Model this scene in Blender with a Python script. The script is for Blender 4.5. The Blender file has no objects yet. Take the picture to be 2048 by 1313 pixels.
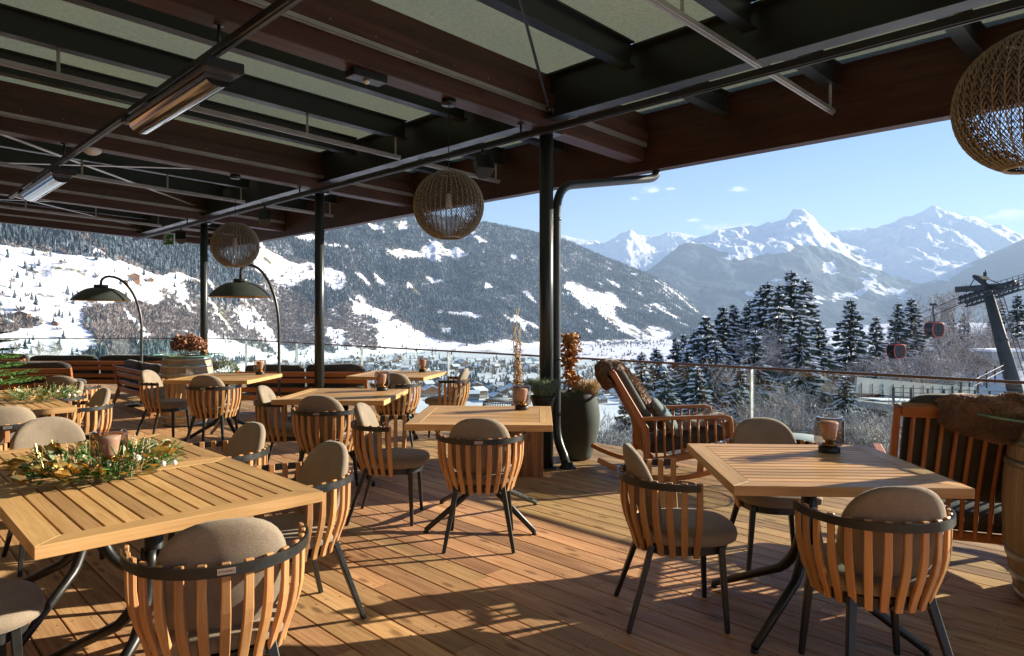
import bpy, bmesh, math, random
import numpy as np
from mathutils import Vector, Matrix, noise as mnoise

scene = bpy.context.scene
col = scene.collection
PI = math.pi

# ------------------------------------------------------------------ camera, world, sun, exposure
F = 1380.0 / 2048.0                    # focal length as a share of the picture width
HC = 1.45                              # eye height above the deck
cam_d = bpy.data.cameras.new("camera")
cam = bpy.data.objects.new("camera", cam_d)
col.objects.link(cam)
cam_d.sensor_width = 36.0
cam_d.lens = 36.0 * F
cam_d.shift_y = -20.5 / 2048.0
cam_d.clip_start = 0.05
cam_d.clip_end = 120000.0
cam.location = (0, 0, HC)
cam.rotation_euler = (math.radians(90), 0, 0)
scene.camera = cam

SUN_AZ = math.radians(69.0)            # clockwise from +Y
SUN_EL = math.radians(18.0)
world = bpy.data.worlds.new("World")
scene.world = world
world.use_nodes = True
wn = world.node_tree
wn.nodes.clear()
wo = wn.nodes.new("ShaderNodeOutputWorld")
wb = wn.nodes.new("ShaderNodeBackground")
sky = wn.nodes.new("ShaderNodeTexSky")
sky.sky_type = 'NISHITA'
sky.sun_disc = False
sky.sun_elevation = SUN_EL
sky.sun_rotation = SUN_AZ
sky.altitude = 1000
sky.air_density = 1.0
sky.dust_density = 0.0
sky.ozone_density = 2.6
wb.inputs[1].default_value = 0.046
# a few small fair-weather clouds, placed by direction in the sky
tc = wn.nodes.new("ShaderNodeTexCoord")
ns = wn.nodes.new("ShaderNodeTexNoise")
ns.inputs['Scale'].default_value = 55.0
ns.inputs['Detail'].default_value = 5.0
mp = wn.nodes.new("ShaderNodeMapping")
mp.inputs['Scale'].default_value = (1, 1, 3.0)
wn.links.new(tc.outputs['Generated'], mp.inputs[0])
wn.links.new(mp.outputs[0], ns.inputs['Vector'])
prev = None
def wmath(op, a, b=None):
    n = wn.nodes.new("ShaderNodeMath"); n.operation = op
    for i, x in enumerate((a, b)):
        if x is None: continue
        if isinstance(x, (int, float)): n.inputs[i].default_value = x
        else: wn.links.new(x, n.inputs[i])
    return n.outputs[0]
for (cx, cy, rx, ry) in ((1306, 381, 26, 8), (1480, 379, 22, 7), (1448, 457, 60, 11), (2016, 429, 48, 17),
                         (1384, 440, 16, 5), (1700, 462, 34, 8), (1268, 397, 10, 5), (1340, 378, 14, 4), (1738, 262, 12, 8)):
    d = Vector(((cx - 1024) / 1380, 1.0, (636 - cy) / 1380)); L = d.length; d.normalize()
    sub = wn.nodes.new("ShaderNodeVectorMath"); sub.operation = 'SUBTRACT'
    wn.links.new(tc.outputs['Generated'], sub.inputs[0]); sub.inputs[1].default_value = d
    scl = wn.nodes.new("ShaderNodeVectorMath"); scl.operation = 'MULTIPLY'
    kx = 1380 * L / rx; kz = 1380 * L / ry
    scl.inputs[1].default_value = (kx, kx, kz)
    wn.links.new(sub.outputs[0], scl.inputs[0])
    ln = wn.nodes.new("ShaderNodeVectorMath"); ln.operation = 'LENGTH'
    wn.links.new(scl.outputs[0], ln.inputs[0])
    m = wmath('SUBTRACT', 1.0, ln.outputs['Value'])
    prev = m if prev is None else wmath('MAXIMUM', prev, m)
nz = wmath('SUBTRACT', ns.outputs['Fac'], 0.5)
c0 = wmath('ADD', prev, wmath('MULTIPLY', nz, 2.4))
mr = wn.nodes.new("ShaderNodeMapRange")
mr.inputs['From Min'].default_value = 0.1; mr.inputs['From Max'].default_value = 0.8
mr.inputs['To Max'].default_value = 0.8
wn.links.new(c0, mr.inputs['Value'])
cl = wn.nodes.new("ShaderNodeMixRGB")
cl.inputs['Color2'].default_value = (7.4, 7.4, 7.6, 1)
wn.links.new(mr.outputs[0], cl.inputs['Fac'])
hs = wn.nodes.new("ShaderNodeHueSaturation"); hs.inputs['Saturation'].default_value = 1.35; hs.inputs['Hue'].default_value = 0.518; hs.inputs['Value'].default_value = 0.86
wn.links.new(sky.outputs[0], hs.inputs['Color'])
wn.links.new(hs.outputs[0], cl.inputs['Color1'])
wn.links.new(cl.outputs[0], wb.inputs[0])
wn.links.new(wb.outputs[0], wo.inputs[0])

sun_d = bpy.data.lights.new("sun", 'SUN')
sun_d.energy = 5.0
sun_d.angle = math.radians(0.5)
sun_d.color = (1.0, 0.875, 0.70)
sun = bpy.data.objects.new("sun", sun_d)
col.objects.link(sun)
sdir = Vector((math.sin(SUN_AZ) * math.cos(SUN_EL), math.cos(SUN_AZ) * math.cos(SUN_EL), math.sin(SUN_EL)))
sun.rotation_euler = sdir.to_track_quat('Z', 'Y').to_euler()
sun.location = (20, 10, 20)

vs = scene.view_settings
vs.view_transform = 'Standard'; vs.look = 'None'; vs.exposure = 2.05; vs.gamma = 1.0
vs.use_curve_mapping = False
try:
    scene.cycles.max_bounces = 8
    scene.cycles.transparent_max_bounces = 24
    scene.cycles.volume_bounces = 0
    scene.cycles.caustics_reflective = False
    scene.cycles.caustics_refractive = False
    scene.cycles.use_denoising = True
    scene.cycles.sample_clamp_indirect = 4.0
except Exception:
    pass

# building axes: U runs along the railing to the far left, V runs across the terrace towards the valley
UX, UY = -0.698, 0.7165
VX, VY = 0.7165, 0.698
UN = math.hypot(UX, UY); UX /= UN; UY /= UN
VX, VY = UY, -UX
def W(u, v, z=0.0):
    return Vector((UX * u + VX * v, UY * u + VY * v, z))
def UV_of(x, y):
    return (x * UX + y * UY, x * VX + y * VY)
ANG_U = math.atan2(UY, UX)

# ------------------------------------------------------------------ helpers
def tag(o, label=None, cat=None, group=None, kind=None):
    if label: o['label'] = label
    if cat: o['category'] = cat
    if group: o['group'] = group
    if kind: o['kind'] = kind
    return o

def empty(name, loc=(0, 0, 0), rz=0.0, label=None, cat=None, group=None):
    o = bpy.data.objects.new(name, None)
    col.objects.link(o)
    o.empty_display_size = 0.1
    o.location = loc
    o.rotation_euler = (0, 0, rz)
    return tag(o, label, cat, group)

def kids(o, allobs):
    return [c for c in allobs if c.parent == o]

def copy_tree(o, loc=None, rz=None, label=None, group=None, scale=None):
    """a copy of a thing with copies of its parts and sub-parts (mesh data shared)"""
    r = o.copy(); col.objects.link(r)
    if loc is not None: r.location = loc
    if rz is not None: r.rotation_euler = (0, 0, rz)
    if scale is not None: r.scale = scale
    if label: r['label'] = label
    if group: r['group'] = group
    for ch in o.children:
        c = ch.copy(); col.objects.link(c); c.parent = r
        for g in ch.children:
            d = g.copy(); col.objects.link(d); d.parent = c
    return r

class MB:
    def __init__(s, seed=0):
        s.v = []; s.f = []; s.m = []; s.sm = []; s.uv = []; s.rv = []
        s.rng = random.Random(seed)
    def add(s, vs_, fs, uvs=None, mat=0, smooth=False, rv=None):
        b = len(s.v)
        s.v.extend([tuple(p) for p in vs_])
        if rv is None: rv = s.rng.random()
        for i, f in enumerate(fs):
            s.f.append(tuple(b + k for k in f))
            s.m.append(mat); s.sm.append(smooth); s.rv.append(rv)
            s.uv.append(uvs[i] if uvs else [(s_[0] + s_[2], s_[1] + s_[2]) for s_ in (vs_[k] for k in f)])
        return s
    def hexa(s, P, mat=0, L=0, rv=None, smooth=False):
        """eight corners ordered x fastest, then y, then z; grain along axis L"""
        P = [Vector(p) for p in P]
        F6 = [(0, 2, 3, 1), (4, 5, 7, 6), (0, 1, 5, 4), (2, 6, 7, 3), (0, 4, 6, 2), (1, 3, 7, 5)]
        l = ((P[1] - P[0]).length, (P[2] - P[0]).length, (P[4] - P[0]).length)
        loc = [((k & 1) * l[0], ((k >> 1) & 1) * l[1], ((k >> 2) & 1) * l[2]) for k in range(8)]
        o1, o2 = (L + 1) % 3, (L + 2) % 3
        off = s.rng.random() * 9; off2 = s.rng.random() * 9
        if (P[1] - P[0]).cross(P[2] - P[0]).dot(P[4] - P[0]) < 0: F6 = [f[::-1] for f in F6]
        uvs = []
        for f in F6:
            uvs.append([(loc[k][L] + off, loc[k][o1] + loc[k][o2] + off2) for k in f])
        return s.add(P, F6, uvs, mat, smooth, rv)
    def box(s, c, d, rot=None, mat=0, rv=None, L=None):
        c = Vector(c)
        P = []
        for z in (-.5, .5):
            for y in (-.5, .5):
                for x in (-.5, .5):
                    p = Vector((x * d[0], y * d[1], z * d[2]))
                    if rot is not None: p = rot @ p
                    P.append(c + p)
        if L is None: L = max(range(3), key=lambda i: d[i])
        return s.hexa(P, mat, L, rv)
    def beam(s, p0, p1, w, h, up=(0, 0, 1), mat=0, rv=None, w1=None, h1=None):
        """box from p0 to p1, w across, h along up"""
        p0 = Vector(p0); p1 = Vector(p1); a = (p1 - p0)
        t = a.normalized(); up = Vector(up)
        side = t.cross(up)
        if side.length < 1e-6: side = t.cross(Vector((0, 1, 0)))
        side.normalize(); n = side.cross(t).normalized()
        w1 = w if w1 is None else w1; h1 = h if h1 is None else h1
        P = []
        for sz in (-.5, .5):
            for sy in (-.5, .5):
                P.append(p0 + side * w * sy + n * h * sz)
                P.append(p1 + side * w1 * sy + n * h1 * sz)
        return s.hexa(P, mat, 0, rv)
    def sweep(s, pts, rect, side, mat=0, rv=None, smooth=False, caps=True):
        """sweep a (w,h) rectangle along pts; side = list or single vector for the w direction"""
        n = len(pts); V = []; pts = [Vector(p) for p in pts]
        acc = [0.0]
        for i in range(1, n): acc.append(acc[-1] + (pts[i] - pts[i - 1]).length)
        for i, p in enumerate(pts):
            t = (pts[min(i + 1, n - 1)] - pts[max(i - 1, 0)]).normalized()
            sd = Vector(side[i] if isinstance(side, list) else side).normalized()
            nn = t.cross(sd).normalized()
            w, h = rect[i] if isinstance(rect, list) else rect
            for a, b in ((-1, -1), (1, -1), (1, 1), (-1, 1)):
                V.append(p + sd * (a * w / 2) + nn * (b * h / 2))
        w, h = rect[0] if isinstance(rect, list) else rect
        per = [0, w, w + h, 2 * w + h, 2 * w + 2 * h]
        off = s.rng.random() * 9; o2 = s.rng.random() * 9
        fs = []; uvs = []
        for i in range(n - 1):
            for k in range(4):
                k2 = (k + 1) % 4
                fs.append((4 * i + k, 4 * i + k2, 4 * i + 4 + k2, 4 * i + 4 + k))
                uvs.append([(acc[i] + off, per[k] + o2), (acc[i] + off, per[k + 1] + o2), (acc[i + 1] + off, per[k + 1] + o2), (acc[i + 1] + off, per[k] + o2)])
        if caps:
            fs.append((3, 2, 1, 0)); uvs.append([(off, o2), (off + .01, o2), (off + .01, o2 + .01), (off, o2 + .01)])
            b = 4 * (n - 1)
            fs.append((b, b + 1, b + 2, b + 3)); uvs.append([(off, o2), (off + .01, o2), (off + .01, o2 + .01), (off, o2 + .01)])
        return s.add(V, fs, uvs, mat, smooth, rv)
    def tube(s, pts, r, n=8, mat=0, caps=True, rv=None, smooth=True, closed=False):
        pts = [Vector(p) for p in pts]; N = len(pts)
        V = []; t0 = None; nrm = None
        acc = [0.0]
        for i in range(1, N): acc.append(acc[-1] + (pts[i] - pts[i - 1]).length)
        for i, p in enumerate(pts):
            if closed: t = (pts[(i + 1) % N] - pts[i - 1]).normalized()
            else: t = (pts[min(i + 1, N - 1)] - pts[max(i - 1, 0)]).normalized()
            if nrm is None:
                a = Vector((0, 0, 1)) if abs(t.z) < 0.9 else Vector((1, 0, 0))
                nrm = t.cross(a).normalized()
            else:
                nrm = (nrm - t * nrm.dot(t)).normalized()
            b = t.cross(nrm)
            rr = r[i] if isinstance(r, (list, tuple)) else r
            for k in range(n):
                an = 2 * PI * k / n
                V.append(p + nrm * (math.cos(an) * rr) + b * (math.sin(an) * rr))
        fs = []; uvs = []
        rr = r[0] if isinstance(r, (list, tuple)) else r
        for i in range(N if closed else N - 1):
            j = (i + 1) % N
            for k in range(n):
                k2 = (k + 1) % n
                fs.append((n * i + k, n * i + k2, n * j + k2, n * j + k))
                c = 2 * PI * rr / n
                a1 = acc[i + 1] if i + 1 < N else acc[i] + .1
                uvs.append([(acc[i], c * k), (acc[i], c * (k + 1)), (a1, c * (k + 1)), (a1, c * k)])
        if caps and not closed:
            fs.append(tuple(range(n - 1, -1, -1))); uvs.append([(0, 0)] * n)
            fs.append(tuple(n * (N - 1) + k for k in range(n))); uvs.append([(0, 0)] * n)
        return s.add(V, fs, uvs, mat, smooth, rv)
    def lathe(s, prof, n=32, c=(0, 0, 0), mat=0, rv=None, smooth=True, axis='Z', capends=True):
        c = Vector(c); V = []
        for (r, z) in prof:
            for k in range(n):
                a = 2 * PI * k / n
                V.append(c + Vector((r * math.cos(a), r * math.sin(a), z)))
        fs = []; uvs = []
        N = len(prof)
        acc = [0.0]
        for i in range(1, N): acc.append(acc[-1] + math.hypot(prof[i][0] - prof[i - 1][0], prof[i][1] - prof[i - 1][1]))
        R = max(p[0] for p in prof)
        for i in range(N - 1):
            for k in range(n):
                k2 = (k + 1) % n
                fs.append((n * i + k, n * i + k2, n * i + n + k2, n * i + n + k))
                a, b = 2 * PI * R * k / n, 2 * PI * R * (k + 1) / n
                uvs.append([(acc[i], a), (acc[i], b), (acc[i + 1], b), (acc[i + 1], a)])
        if capends:
            if prof[0][0] > 1e-5: fs.append(tuple(range(n - 1, -1, -1))); uvs.append([(0, 0)] * n)
            if prof[-1][0] > 1e-5: fs.append(tuple(n * (N - 1) + k for k in range(n))); uvs.append([(0, 0)] * n)
        return s.add(V, fs, uvs, mat, smooth, rv)
    def quad(s, a, b, c, d, mat=0, rv=None, smooth=False):
        return s.add([a, b, c, d], [(0, 1, 2, 3)], [[(0, 0), (1, 0), (1, 1), (0, 1)]], mat, smooth, rv)
    def mesh(s, name, mats, bevel=0.0, weld=False):
        me = bpy.data.meshes.new(name)
        me.from_pydata(s.v, [], s.f)
        uvl = me.uv_layers.new(name="UVMap")
        flat = [c for fu in s.uv for p in fu for c in p]
        uvl.data.foreach_set("uv", flat)
        at = me.attributes.new("rnd", 'FLOAT', 'FACE'); at.data.foreach_set("value", s.rv)
        me.polygons.foreach_set("material_index", s.m)
        me.polygons.foreach_set("use_smooth", s.sm)
        for m in (mats if isinstance(mats, (list, tuple)) else [mats]): me.materials.append(m)
        me.update()
        if bevel > 0 or weld:
            bm = bmesh.new(); bm.from_mesh(me)
            if weld: bmesh.ops.remove_doubles(bm, verts=bm.verts, dist=1e-5)
            if bevel > 0:
                es = [e for e in bm.edges if len(e.link_faces) == 2 and e.calc_face_angle(0) > 0.6]
                bmesh.ops.bevel(bm, geom=es, offset=bevel, segments=1, affect='EDGES', clamp_overlap=True)
            bm.to_mesh(me); bm.free()
        return me
    def build(s, name, mats, parent=None, bevel=0.0, loc=None, rz=None):
        o = bpy.data.objects.new(name, s.mesh(name, mats, bevel))
        col.objects.link(o)
        if parent is not None: o.parent = parent
        if loc is not None: o.location = loc
        if rz is not None: o.rotation_euler = (0, 0, rz)
        return o

def np_mesh(name, V, Fq, mats, parent=None, smooth=False, matidx=None, attrs=None):
    """numpy vertices (n,3) and faces (m,k) to a linked object"""
    V = np.asarray(V, dtype=np.float32); Fq = np.asarray(Fq, dtype=np.int32)
    me = bpy.data.meshes.new(name)
    k = Fq.shape[1]
    me.vertices.add(len(V)); me.vertices.foreach_set("co", V.ravel())
    me.loops.add(Fq.size); me.loops.foreach_set("vertex_index", Fq.ravel())
    me.polygons.add(len(Fq))
    me.polygons.foreach_set("loop_start", np.arange(0, Fq.size, k, dtype=np.int32))
    try: me.polygons.foreach_set("loop_total", np.full(len(Fq), k, dtype=np.int32))
    except Exception: pass
    if matidx is not None: me.polygons.foreach_set("material_index", np.asarray(matidx, dtype=np.int32))
    me.polygons.foreach_set("use_smooth", np.full(len(Fq), smooth, dtype=bool))
    for m in (mats if isinstance(mats, (list, tuple)) else [mats]): me.materials.append(m)
    if attrs:
        for an, (dom, val) in attrs.items():
            a = me.attributes.new(an, 'FLOAT', dom); a.data.foreach_set("value", np.asarray(val, dtype=np.float32).ravel())
    me.update(calc_edges=True); me.validate()
    if name.endswith('_data'): return me
    o = bpy.data.objects.new(name, me); col.objects.link(o)
    if parent is not None: o.parent = parent
    return o

# ------------------------------------------------------------------ materials
def newmat(name):
    m = bpy.data.materials.new(name); m.use_nodes = True
    nt = m.node_tree
    b = nt.nodes['Principled BSDF']
    return m, nt, b
def setp(b, **k):
    for a, v in k.items():
        a = a.replace('_', ' ')
        if a in b.inputs:
            b.inputs[a].default_value = (v[0], v[1], v[2], 1) if isinstance(v, tuple) and len(v) == 3 else v
class NT:
    """tiny node helper"""
    def __init__(s, nt): s.nt = nt
    def n(s, t, **kw):
        x = s.nt.nodes.new(t)
        for k, v in kw.items():
            if k in x.inputs: s.set(x.inputs[k], v)
            else: setattr(x, k, v)
        return x
    def set(s, inp, v):
        if isinstance(v, bpy.types.NodeSocket): s.nt.links.new(v, inp)
        elif isinstance(v, tuple) and len(v) == 3 and inp.type == 'RGBA': inp.default_value = (*v, 1)
        else: inp.default_value = v
    def math(s, op, a, b=0.0, clamp=False):
        x = s.nt.nodes.new("ShaderNodeMath"); x.operation = op; x.use_clamp = clamp
        s.set(x.inputs[0], a); s.set(x.inputs[1], b); return x.outputs[0]
    def mix(s, fac, a, b, mode='MIX'):
        x = s.nt.nodes.new("ShaderNodeMixRGB"); x.blend_type = mode
        s.set(x.inputs[0], fac); s.set(x.inputs[1], a); s.set(x.inputs[2], b); return x.outputs[0]
    def noise(s, vec, scale, detail=3.0, rough=0.5, dist=0.0):
        x = s.nt.nodes.new("ShaderNodeTexNoise")
        if vec is not None: s.nt.links.new(vec, x.inputs['Vector'])
        x.inputs['Scale'].default_value = scale; x.inputs['Detail'].default_value = detail
        x.inputs['Roughness'].default_value = rough; x.inputs['Distortion'].default_value = dist
        return x.outputs['Fac']
    def mapping(s, vec, scale=(1, 1, 1), loc=(0, 0, 0), rot=(0, 0, 0)):
        x = s.nt.nodes.new("ShaderNodeMapping"); s.nt.links.new(vec, x.inputs[0])
        x.inputs['Scale'].default_value = scale; x.inputs['Location'].default_value = loc
        x.inputs['Rotation'].default_value = rot
        return x.outputs[0]
    def ramp(s, fac, stops):
        x = s.nt.nodes.new("ShaderNodeValToRGB"); s.nt.links.new(fac, x.inputs[0])
        e = x.color_ramp.elements
        while len(e) < len(stops): e.new(0.5)
        for i, (p, c) in enumerate(stops):
            e[i].position = p; e[i].color = (*c, 1) if len(c) == 3 else c
        return x.outputs[0]
    def rng(s, v, a, b, c=0.0, d=1.0):
        x = s.nt.nodes.new("ShaderNodeMapRange"); s.nt.links.new(v, x.inputs['Value'])
        x.inputs['From Min'].default_value = a; x.inputs['From Max'].default_value = b
        x.inputs['To Min'].default_value = c; x.inputs['To Max'].default_value = d
        return x.outputs[0]
    def bump(s, h, strength=0.3, dist=0.01, base=None):
        x = s.nt.nodes.new("ShaderNodeBump"); s.nt.links.new(h, x.inputs['Height'])
        x.inputs['Strength'].default_value = strength; x.inputs['Distance'].default_value = dist
        return x.outputs[0]

def plain(name, c, rough=0.5, metal=0.0, spec=0.5, var=0.0, vscale=8.0, bump=0.0, bscale=60.0, sheen=0.0):
    m, nt, b = newmat(name); h = NT(nt)
    setp(b, Base_Color=c, Roughness=rough, Metallic=metal, Specular_IOR_Level=spec)
    if sheen: setp(b, Sheen_Weight=sheen, Sheen_Roughness=0.5)
    t = nt.nodes.new("ShaderNodeTexCoord").outputs['Object']
    if var > 0:
        n = h.noise(t, vscale, 4.0, 0.6)
        f = h.rng(n, 0.3, 0.7, 1 - var, 1 + var)
        nt.links.new(h.mix(1.0, c, h.n("ShaderNodeCombineColor", Red=f, Green=f, Blue=f).outputs[0], 'MULTIPLY'), b.inputs['Base Color'])
        nt.links.new(h.rng(n, 0.3, 0.7, max(rough - .08, 0.02), min(1, rough + .08)), b.inputs['Roughness'])
    if bump > 0:
        nt.links.new(h.bump(h.noise(t, bscale, 3.0), bump, 0.004), b.inputs['Normal'])
    return m

def wood(name, light, dark, rough=0.5, grain=1.0, contrast=1.0, pv=0.35, knots=0.0, hue=0.02, spec=0.4):
    """wood with grain along the U of the UV map, each piece with its own tone"""
    m, nt, b = newmat(name); h = NT(nt)
    uv = nt.nodes.new("ShaderNodeUVMap"); uv.uv_map = "UVMap"
    at = nt.nodes.new("ShaderNodeAttribute"); at.attribute_name = "rnd"
    oi = nt.nodes.new('ShaderNodeObjectInfo')
    r = h.math('FRACT', h.math('ADD', at.outputs['Fac'], h.math('MULTIPLY', oi.outputs['Random'], 3.7)))
    off = h.n("ShaderNodeCombineXYZ", X=h.math('MULTIPLY', r, 37.0), Y=h.math('MULTIPLY', r, 91.0), Z=h.math('MULTIPLY', r, 13.0)).outputs[0]
    ad = nt.nodes.new("ShaderNodeVectorMath"); ad.operation = 'ADD'
    nt.links.new(uv.outputs[0], ad.inputs[0]); nt.links.new(off, ad.inputs[1])
    v = ad.outputs[0]
    fine = h.noise(h.mapping(v, (3.0 * grain, 130.0 * grain, 1)), 1.0, 4.0, 0.6, 0.3)
    wide = h.noise(h.mapping(v, (1.2 * grain, 22.0 * grain, 1)), 1.0, 3.0, 0.55, 1.6)
    blot = h.noise(h.mapping(v, (1.3, 4.0, 1)), 1.0, 2.0)
    g = h.math('ADD', h.math('MULTIPLY', fine, 0.5), h.math('MULTIPLY', wide, 0.6))
    g = h.rng(g, 0.55 - 0.22 / contrast, 0.55 + 0.22 / contrast)
    c = h.mix(g, dark, light)
    val = h.math('ADD', h.rng(r, 0, 1, 1 - pv, 1 + pv * 0.6), h.rng(blot, 0.3, 0.7, -0.17, 0.15))
    if knots > 0:
        vo = nt.nodes.new("ShaderNodeTexVoronoi"); vo.voronoi_dimensions = '2D'; vo.inputs['Scale'].default_value = 1.0
        nt.links.new(h.mapping(v, (1.7, 5.0, 1)), vo.inputs['Vector'])
        k = h.rng(vo.outputs['Distance'], 0.05, 0.11, 1.0, 0.0)
        c = h.mix(h.math('MULTIPLY', k, knots, True), c, tuple(x * 0.5 for x in dark))
    hsv = h.n("ShaderNodeHueSaturation", Color=c, Value=val, Hue=h.rng(h.math('FRACT', h.math('MULTIPLY', r, 7.3)), 0, 1, 0.5 - hue, 0.5 + hue * 0.1))
    nt.links.new(hsv.outputs[0], b.inputs['Base Color'])
    setp(b, Roughness=rough, Specular_IOR_Level=spec)
    nt.links.new(h.rng(fine, 0.3, 0.7, rough + 0.1, rough - 0.08), b.inputs['Roughness'])
    nt.links.new(h.bump(fine, 0.35, 0.0015), b.inputs['Normal'])
    return m

def glassy(name, tint, rough=0.02, refl=1.0, ior=1.5):
    """clear pane: tinted see-through plus Fresnel mirror"""
    m = bpy.data.materials.new(name); m.use_nodes = True; nt = m.node_tree; nt.nodes.clear(); h = NT(nt)
    o = nt.nodes.new("ShaderNodeOutputMaterial")
    tr = nt.nodes.new("ShaderNodeBsdfTransparent"); tr.inputs[0].default_value = (*tint, 1)
    gl = nt.nodes.new("ShaderNodeBsdfGlossy"); gl.inputs['Roughness'].default_value = rough
    fr = nt.nodes.new("ShaderNodeFresnel"); fr.inputs[0].default_value = ior
    mx = nt.nodes.new("ShaderNodeMixShader")
    ge = nt.nodes.new("ShaderNodeNewGeometry")
    front = h.math('SUBTRACT', 1.0, ge.outputs['Backfacing'])
    nt.links.new(h.math('MULTIPLY', h.math('MULTIPLY', fr.outputs[0], refl, True), front), mx.inputs[0])
    nt.links.new(tr.outputs[0], mx.inputs[1]); nt.links.new(gl.outputs[0], mx.inputs[2])
    nt.links.new(mx.outputs[0], o.inputs[0])
    return m

M = {}
M['deck'] = wood('larch_deck', (0.68, 0.43, 0.20), (0.37, 0.19, 0.070), 0.58, 1.0, 1.35, 0.32, 0.75, 0.014)
M['teak'] = wood('teak_slat', (0.60, 0.35, 0.150), (0.39, 0.19, 0.065), 0.42, 2.0, 0.9, 0.16, 0.0, 0.01)
M['teak_sofa'] = wood('teak_sofa', (0.52, 0.235, 0.085), (0.32, 0.115, 0.035), 0.42, 1.5, 0.9, 0.16, 0.0, 0.01)
M['table'] = wood('teak_top', (0.68, 0.44, 0.195), (0.48, 0.275, 0.10), 0.48, 1.6, 1.25, 0.24, 0.3, 0.008, 0.3)
M['beam'] = wood('stained_glulam', (0.085, 0.037, 0.021), (0.036, 0.015, 0.009), 0.5, 0.7, 1.2, 0.22, 0.5, 0.008)
M['log'] = wood('oak_block', (0.42, 0.22, 0.09), (0.20, 0.085, 0.03), 0.6, 0.6, 1.4, 0.2, 0.6, 0.01)
M['barrel'] = wood('barrel_stave', (0.56, 0.44, 0.30), (0.30, 0.21, 0.13), 0.7, 0.8, 1.1, 0.3, 0.1, 0.01)
M['dark'] = plain('dark_powder_coat', (0.012, 0.014, 0.014), 0.40, 0.0, 0.5, 0.15, 20, 0.05, 300)
M['pillar'] = plain('anthracite_steel', (0.030, 0.037, 0.038), 0.33, 0.3, 0.5, 0.1, 3)
M['ibeam'] = plain('green_grey_steel', (0.022, 0.028, 0.026), 0.38, 0.2, 0.5, 0.1, 3)
M['alu'] = plain('aluminium_rail', (0.42, 0.40, 0.37), 0.35, 0.7, 0.5, 0.08, 5)
M['steel'] = plain('galvanised_steel', (0.40, 0.42, 0.42), 0.42, 0.7, 0.5, 0.25, 12)
M['brass'] = plain('brass', (0.62, 0.40, 0.14), 0.28, 1.0)
M['gold'] = plain('gold_leaf', (0.72, 0.50, 0.17), 0.30, 0.9, 0.5, 0.25, 20)
def fabric(name, c, sc=900.0):
    m, nt, b = newmat(name); h = NT(nt)
    t = nt.nodes.new("ShaderNodeTexCoord").outputs['Object']
    w1 = h.noise(h.mapping(t, (1, 1, .12)), sc, 2.0); w2 = h.noise(h.mapping(t, (.12, .12, 1)), sc, 2.0)
    big = h.noise(t, 7.0, 4.0, 0.6)
    w = h.math('ADD', w1, w2)
    oi = nt.nodes.new('ShaderNodeObjectInfo')
    f = h.math('MULTIPLY', h.rng(w, 0.7, 1.3, 0.74, 1.22), h.rng(big, 0.3, 0.7, 0.86, 1.10))
    f = h.math('MULTIPLY', f, h.rng(oi.outputs['Random'], 0, 1, 0.9, 1.07))
    nt.links.new(h.mix(1.0, c, h.n("ShaderNodeCombineColor", Red=f, Green=f, Blue=f).outputs[0], 'MULTIPLY'), b.inputs['Base Color'])
    setp(b, Roughness=0.9, Specular_IOR_Level=0.2, Sheen_Weight=0.25, Sheen_Roughness=0.4)
    nt.links.new(h.bump(h.math('ADD', h.math('MULTIPLY', w, 0.2), big), 0.4, 0.009), b.inputs['Normal'])
    return m
M['cushion'] = fabric('taupe_fabric', (0.27, 0.222, 0.165))
M['charcoal'] = fabric('charcoal_fabric', (0.075, 0.078, 0.072), 500)
M['light_fabric'] = fabric('pale_fabric', (0.55, 0.53, 0.50), 500)
M['fur'] = plain('brown_fur', (0.23, 0.12, 0.062), 0.75, 0.0, 0.3, 0.4, 14, 0.5, 90, 0.5)
M['grey_top'] = plain('grey_table_top', (0.30, 0.31, 0.30), 0.4)
M['pot'] = plain('fibre_clay_pot', (0.062, 0.066, 0.060), 0.75, 0.0, 0.3, 0.2, 9, 0.3, 120)
M['railing_glass'] = glassy('railing_glass', (0.90, 0.955, 0.93), 0.0, 1.0)
M['clear_pane'] = glassy('clear_pane', (0.95, 0.97, 0.95), 0.0, 1.0)
M['table_glass'] = glassy('tabletop_glass', (0.86, 0.96, 0.93), 0.0, 1.0)
M['smoke_glass'] = glassy('smoked_glass', (0.80, 0.74, 0.71), 0.02, 1.5)
M['edge_glass'] = plain('glass_edge', (0.16, 0.36, 0.33), 0.15)
M['handrail'] = plain('bronze_handrail', (0.13, 0.085, 0.05), 0.35, 0.5)
M['cap'] = plain('dark_cap', (0.012, 0.012, 0.012), 0.5)
M['white'] = plain('white_plastic', (0.7, 0.7, 0.68), 0.4)
m, nt, b = newmat('frosted_shade'); setp(b, Base_Color=(0.90, 0.74, 0.60), Roughness=0.5, Subsurface_Weight=0.35, Subsurface_Scale=0.05); M['shade'] = m
m, nt, b = newmat('mirror_trough'); setp(b, Base_Color=(0.30, 0.31, 0.32), Roughness=0.10, Metallic=1.0); M['mirror'] = m
M['wicker'] = plain('woven_wicker', (0.40, 0.36, 0.28), 0.65, 0.0, 0.3, 0.35, 40)
M['wicker_dark'] = plain('dark_cord', (0.055, 0.040, 0.028), 0.7)
M['green_sign'] = plain('exit_green', (0.01, 0.22, 0.09), 0.4)
M['lamp_dark'] = plain('lamp_enamel', (0.040, 0.047, 0.043), 0.36, 0.0, 0.5, 0.08, 6)
M['lamp_gold'] = plain('lamp_inner_gold', (0.65, 0.36, 0.08), 0.35, 0.6)
M['red'] = plain('orange_red_lacquer', (0.62, 0.085, 0.035), 0.35)
M['darkglass'] = plain('tinted_window', (0.010, 0.014, 0.020), 0.10, 0.0, 0.35)
M['tower_paint'] = plain('dark_tower_paint', (0.035, 0.042, 0.045), 0.65, 0.0, 0.25, 0.15, .5)
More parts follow.
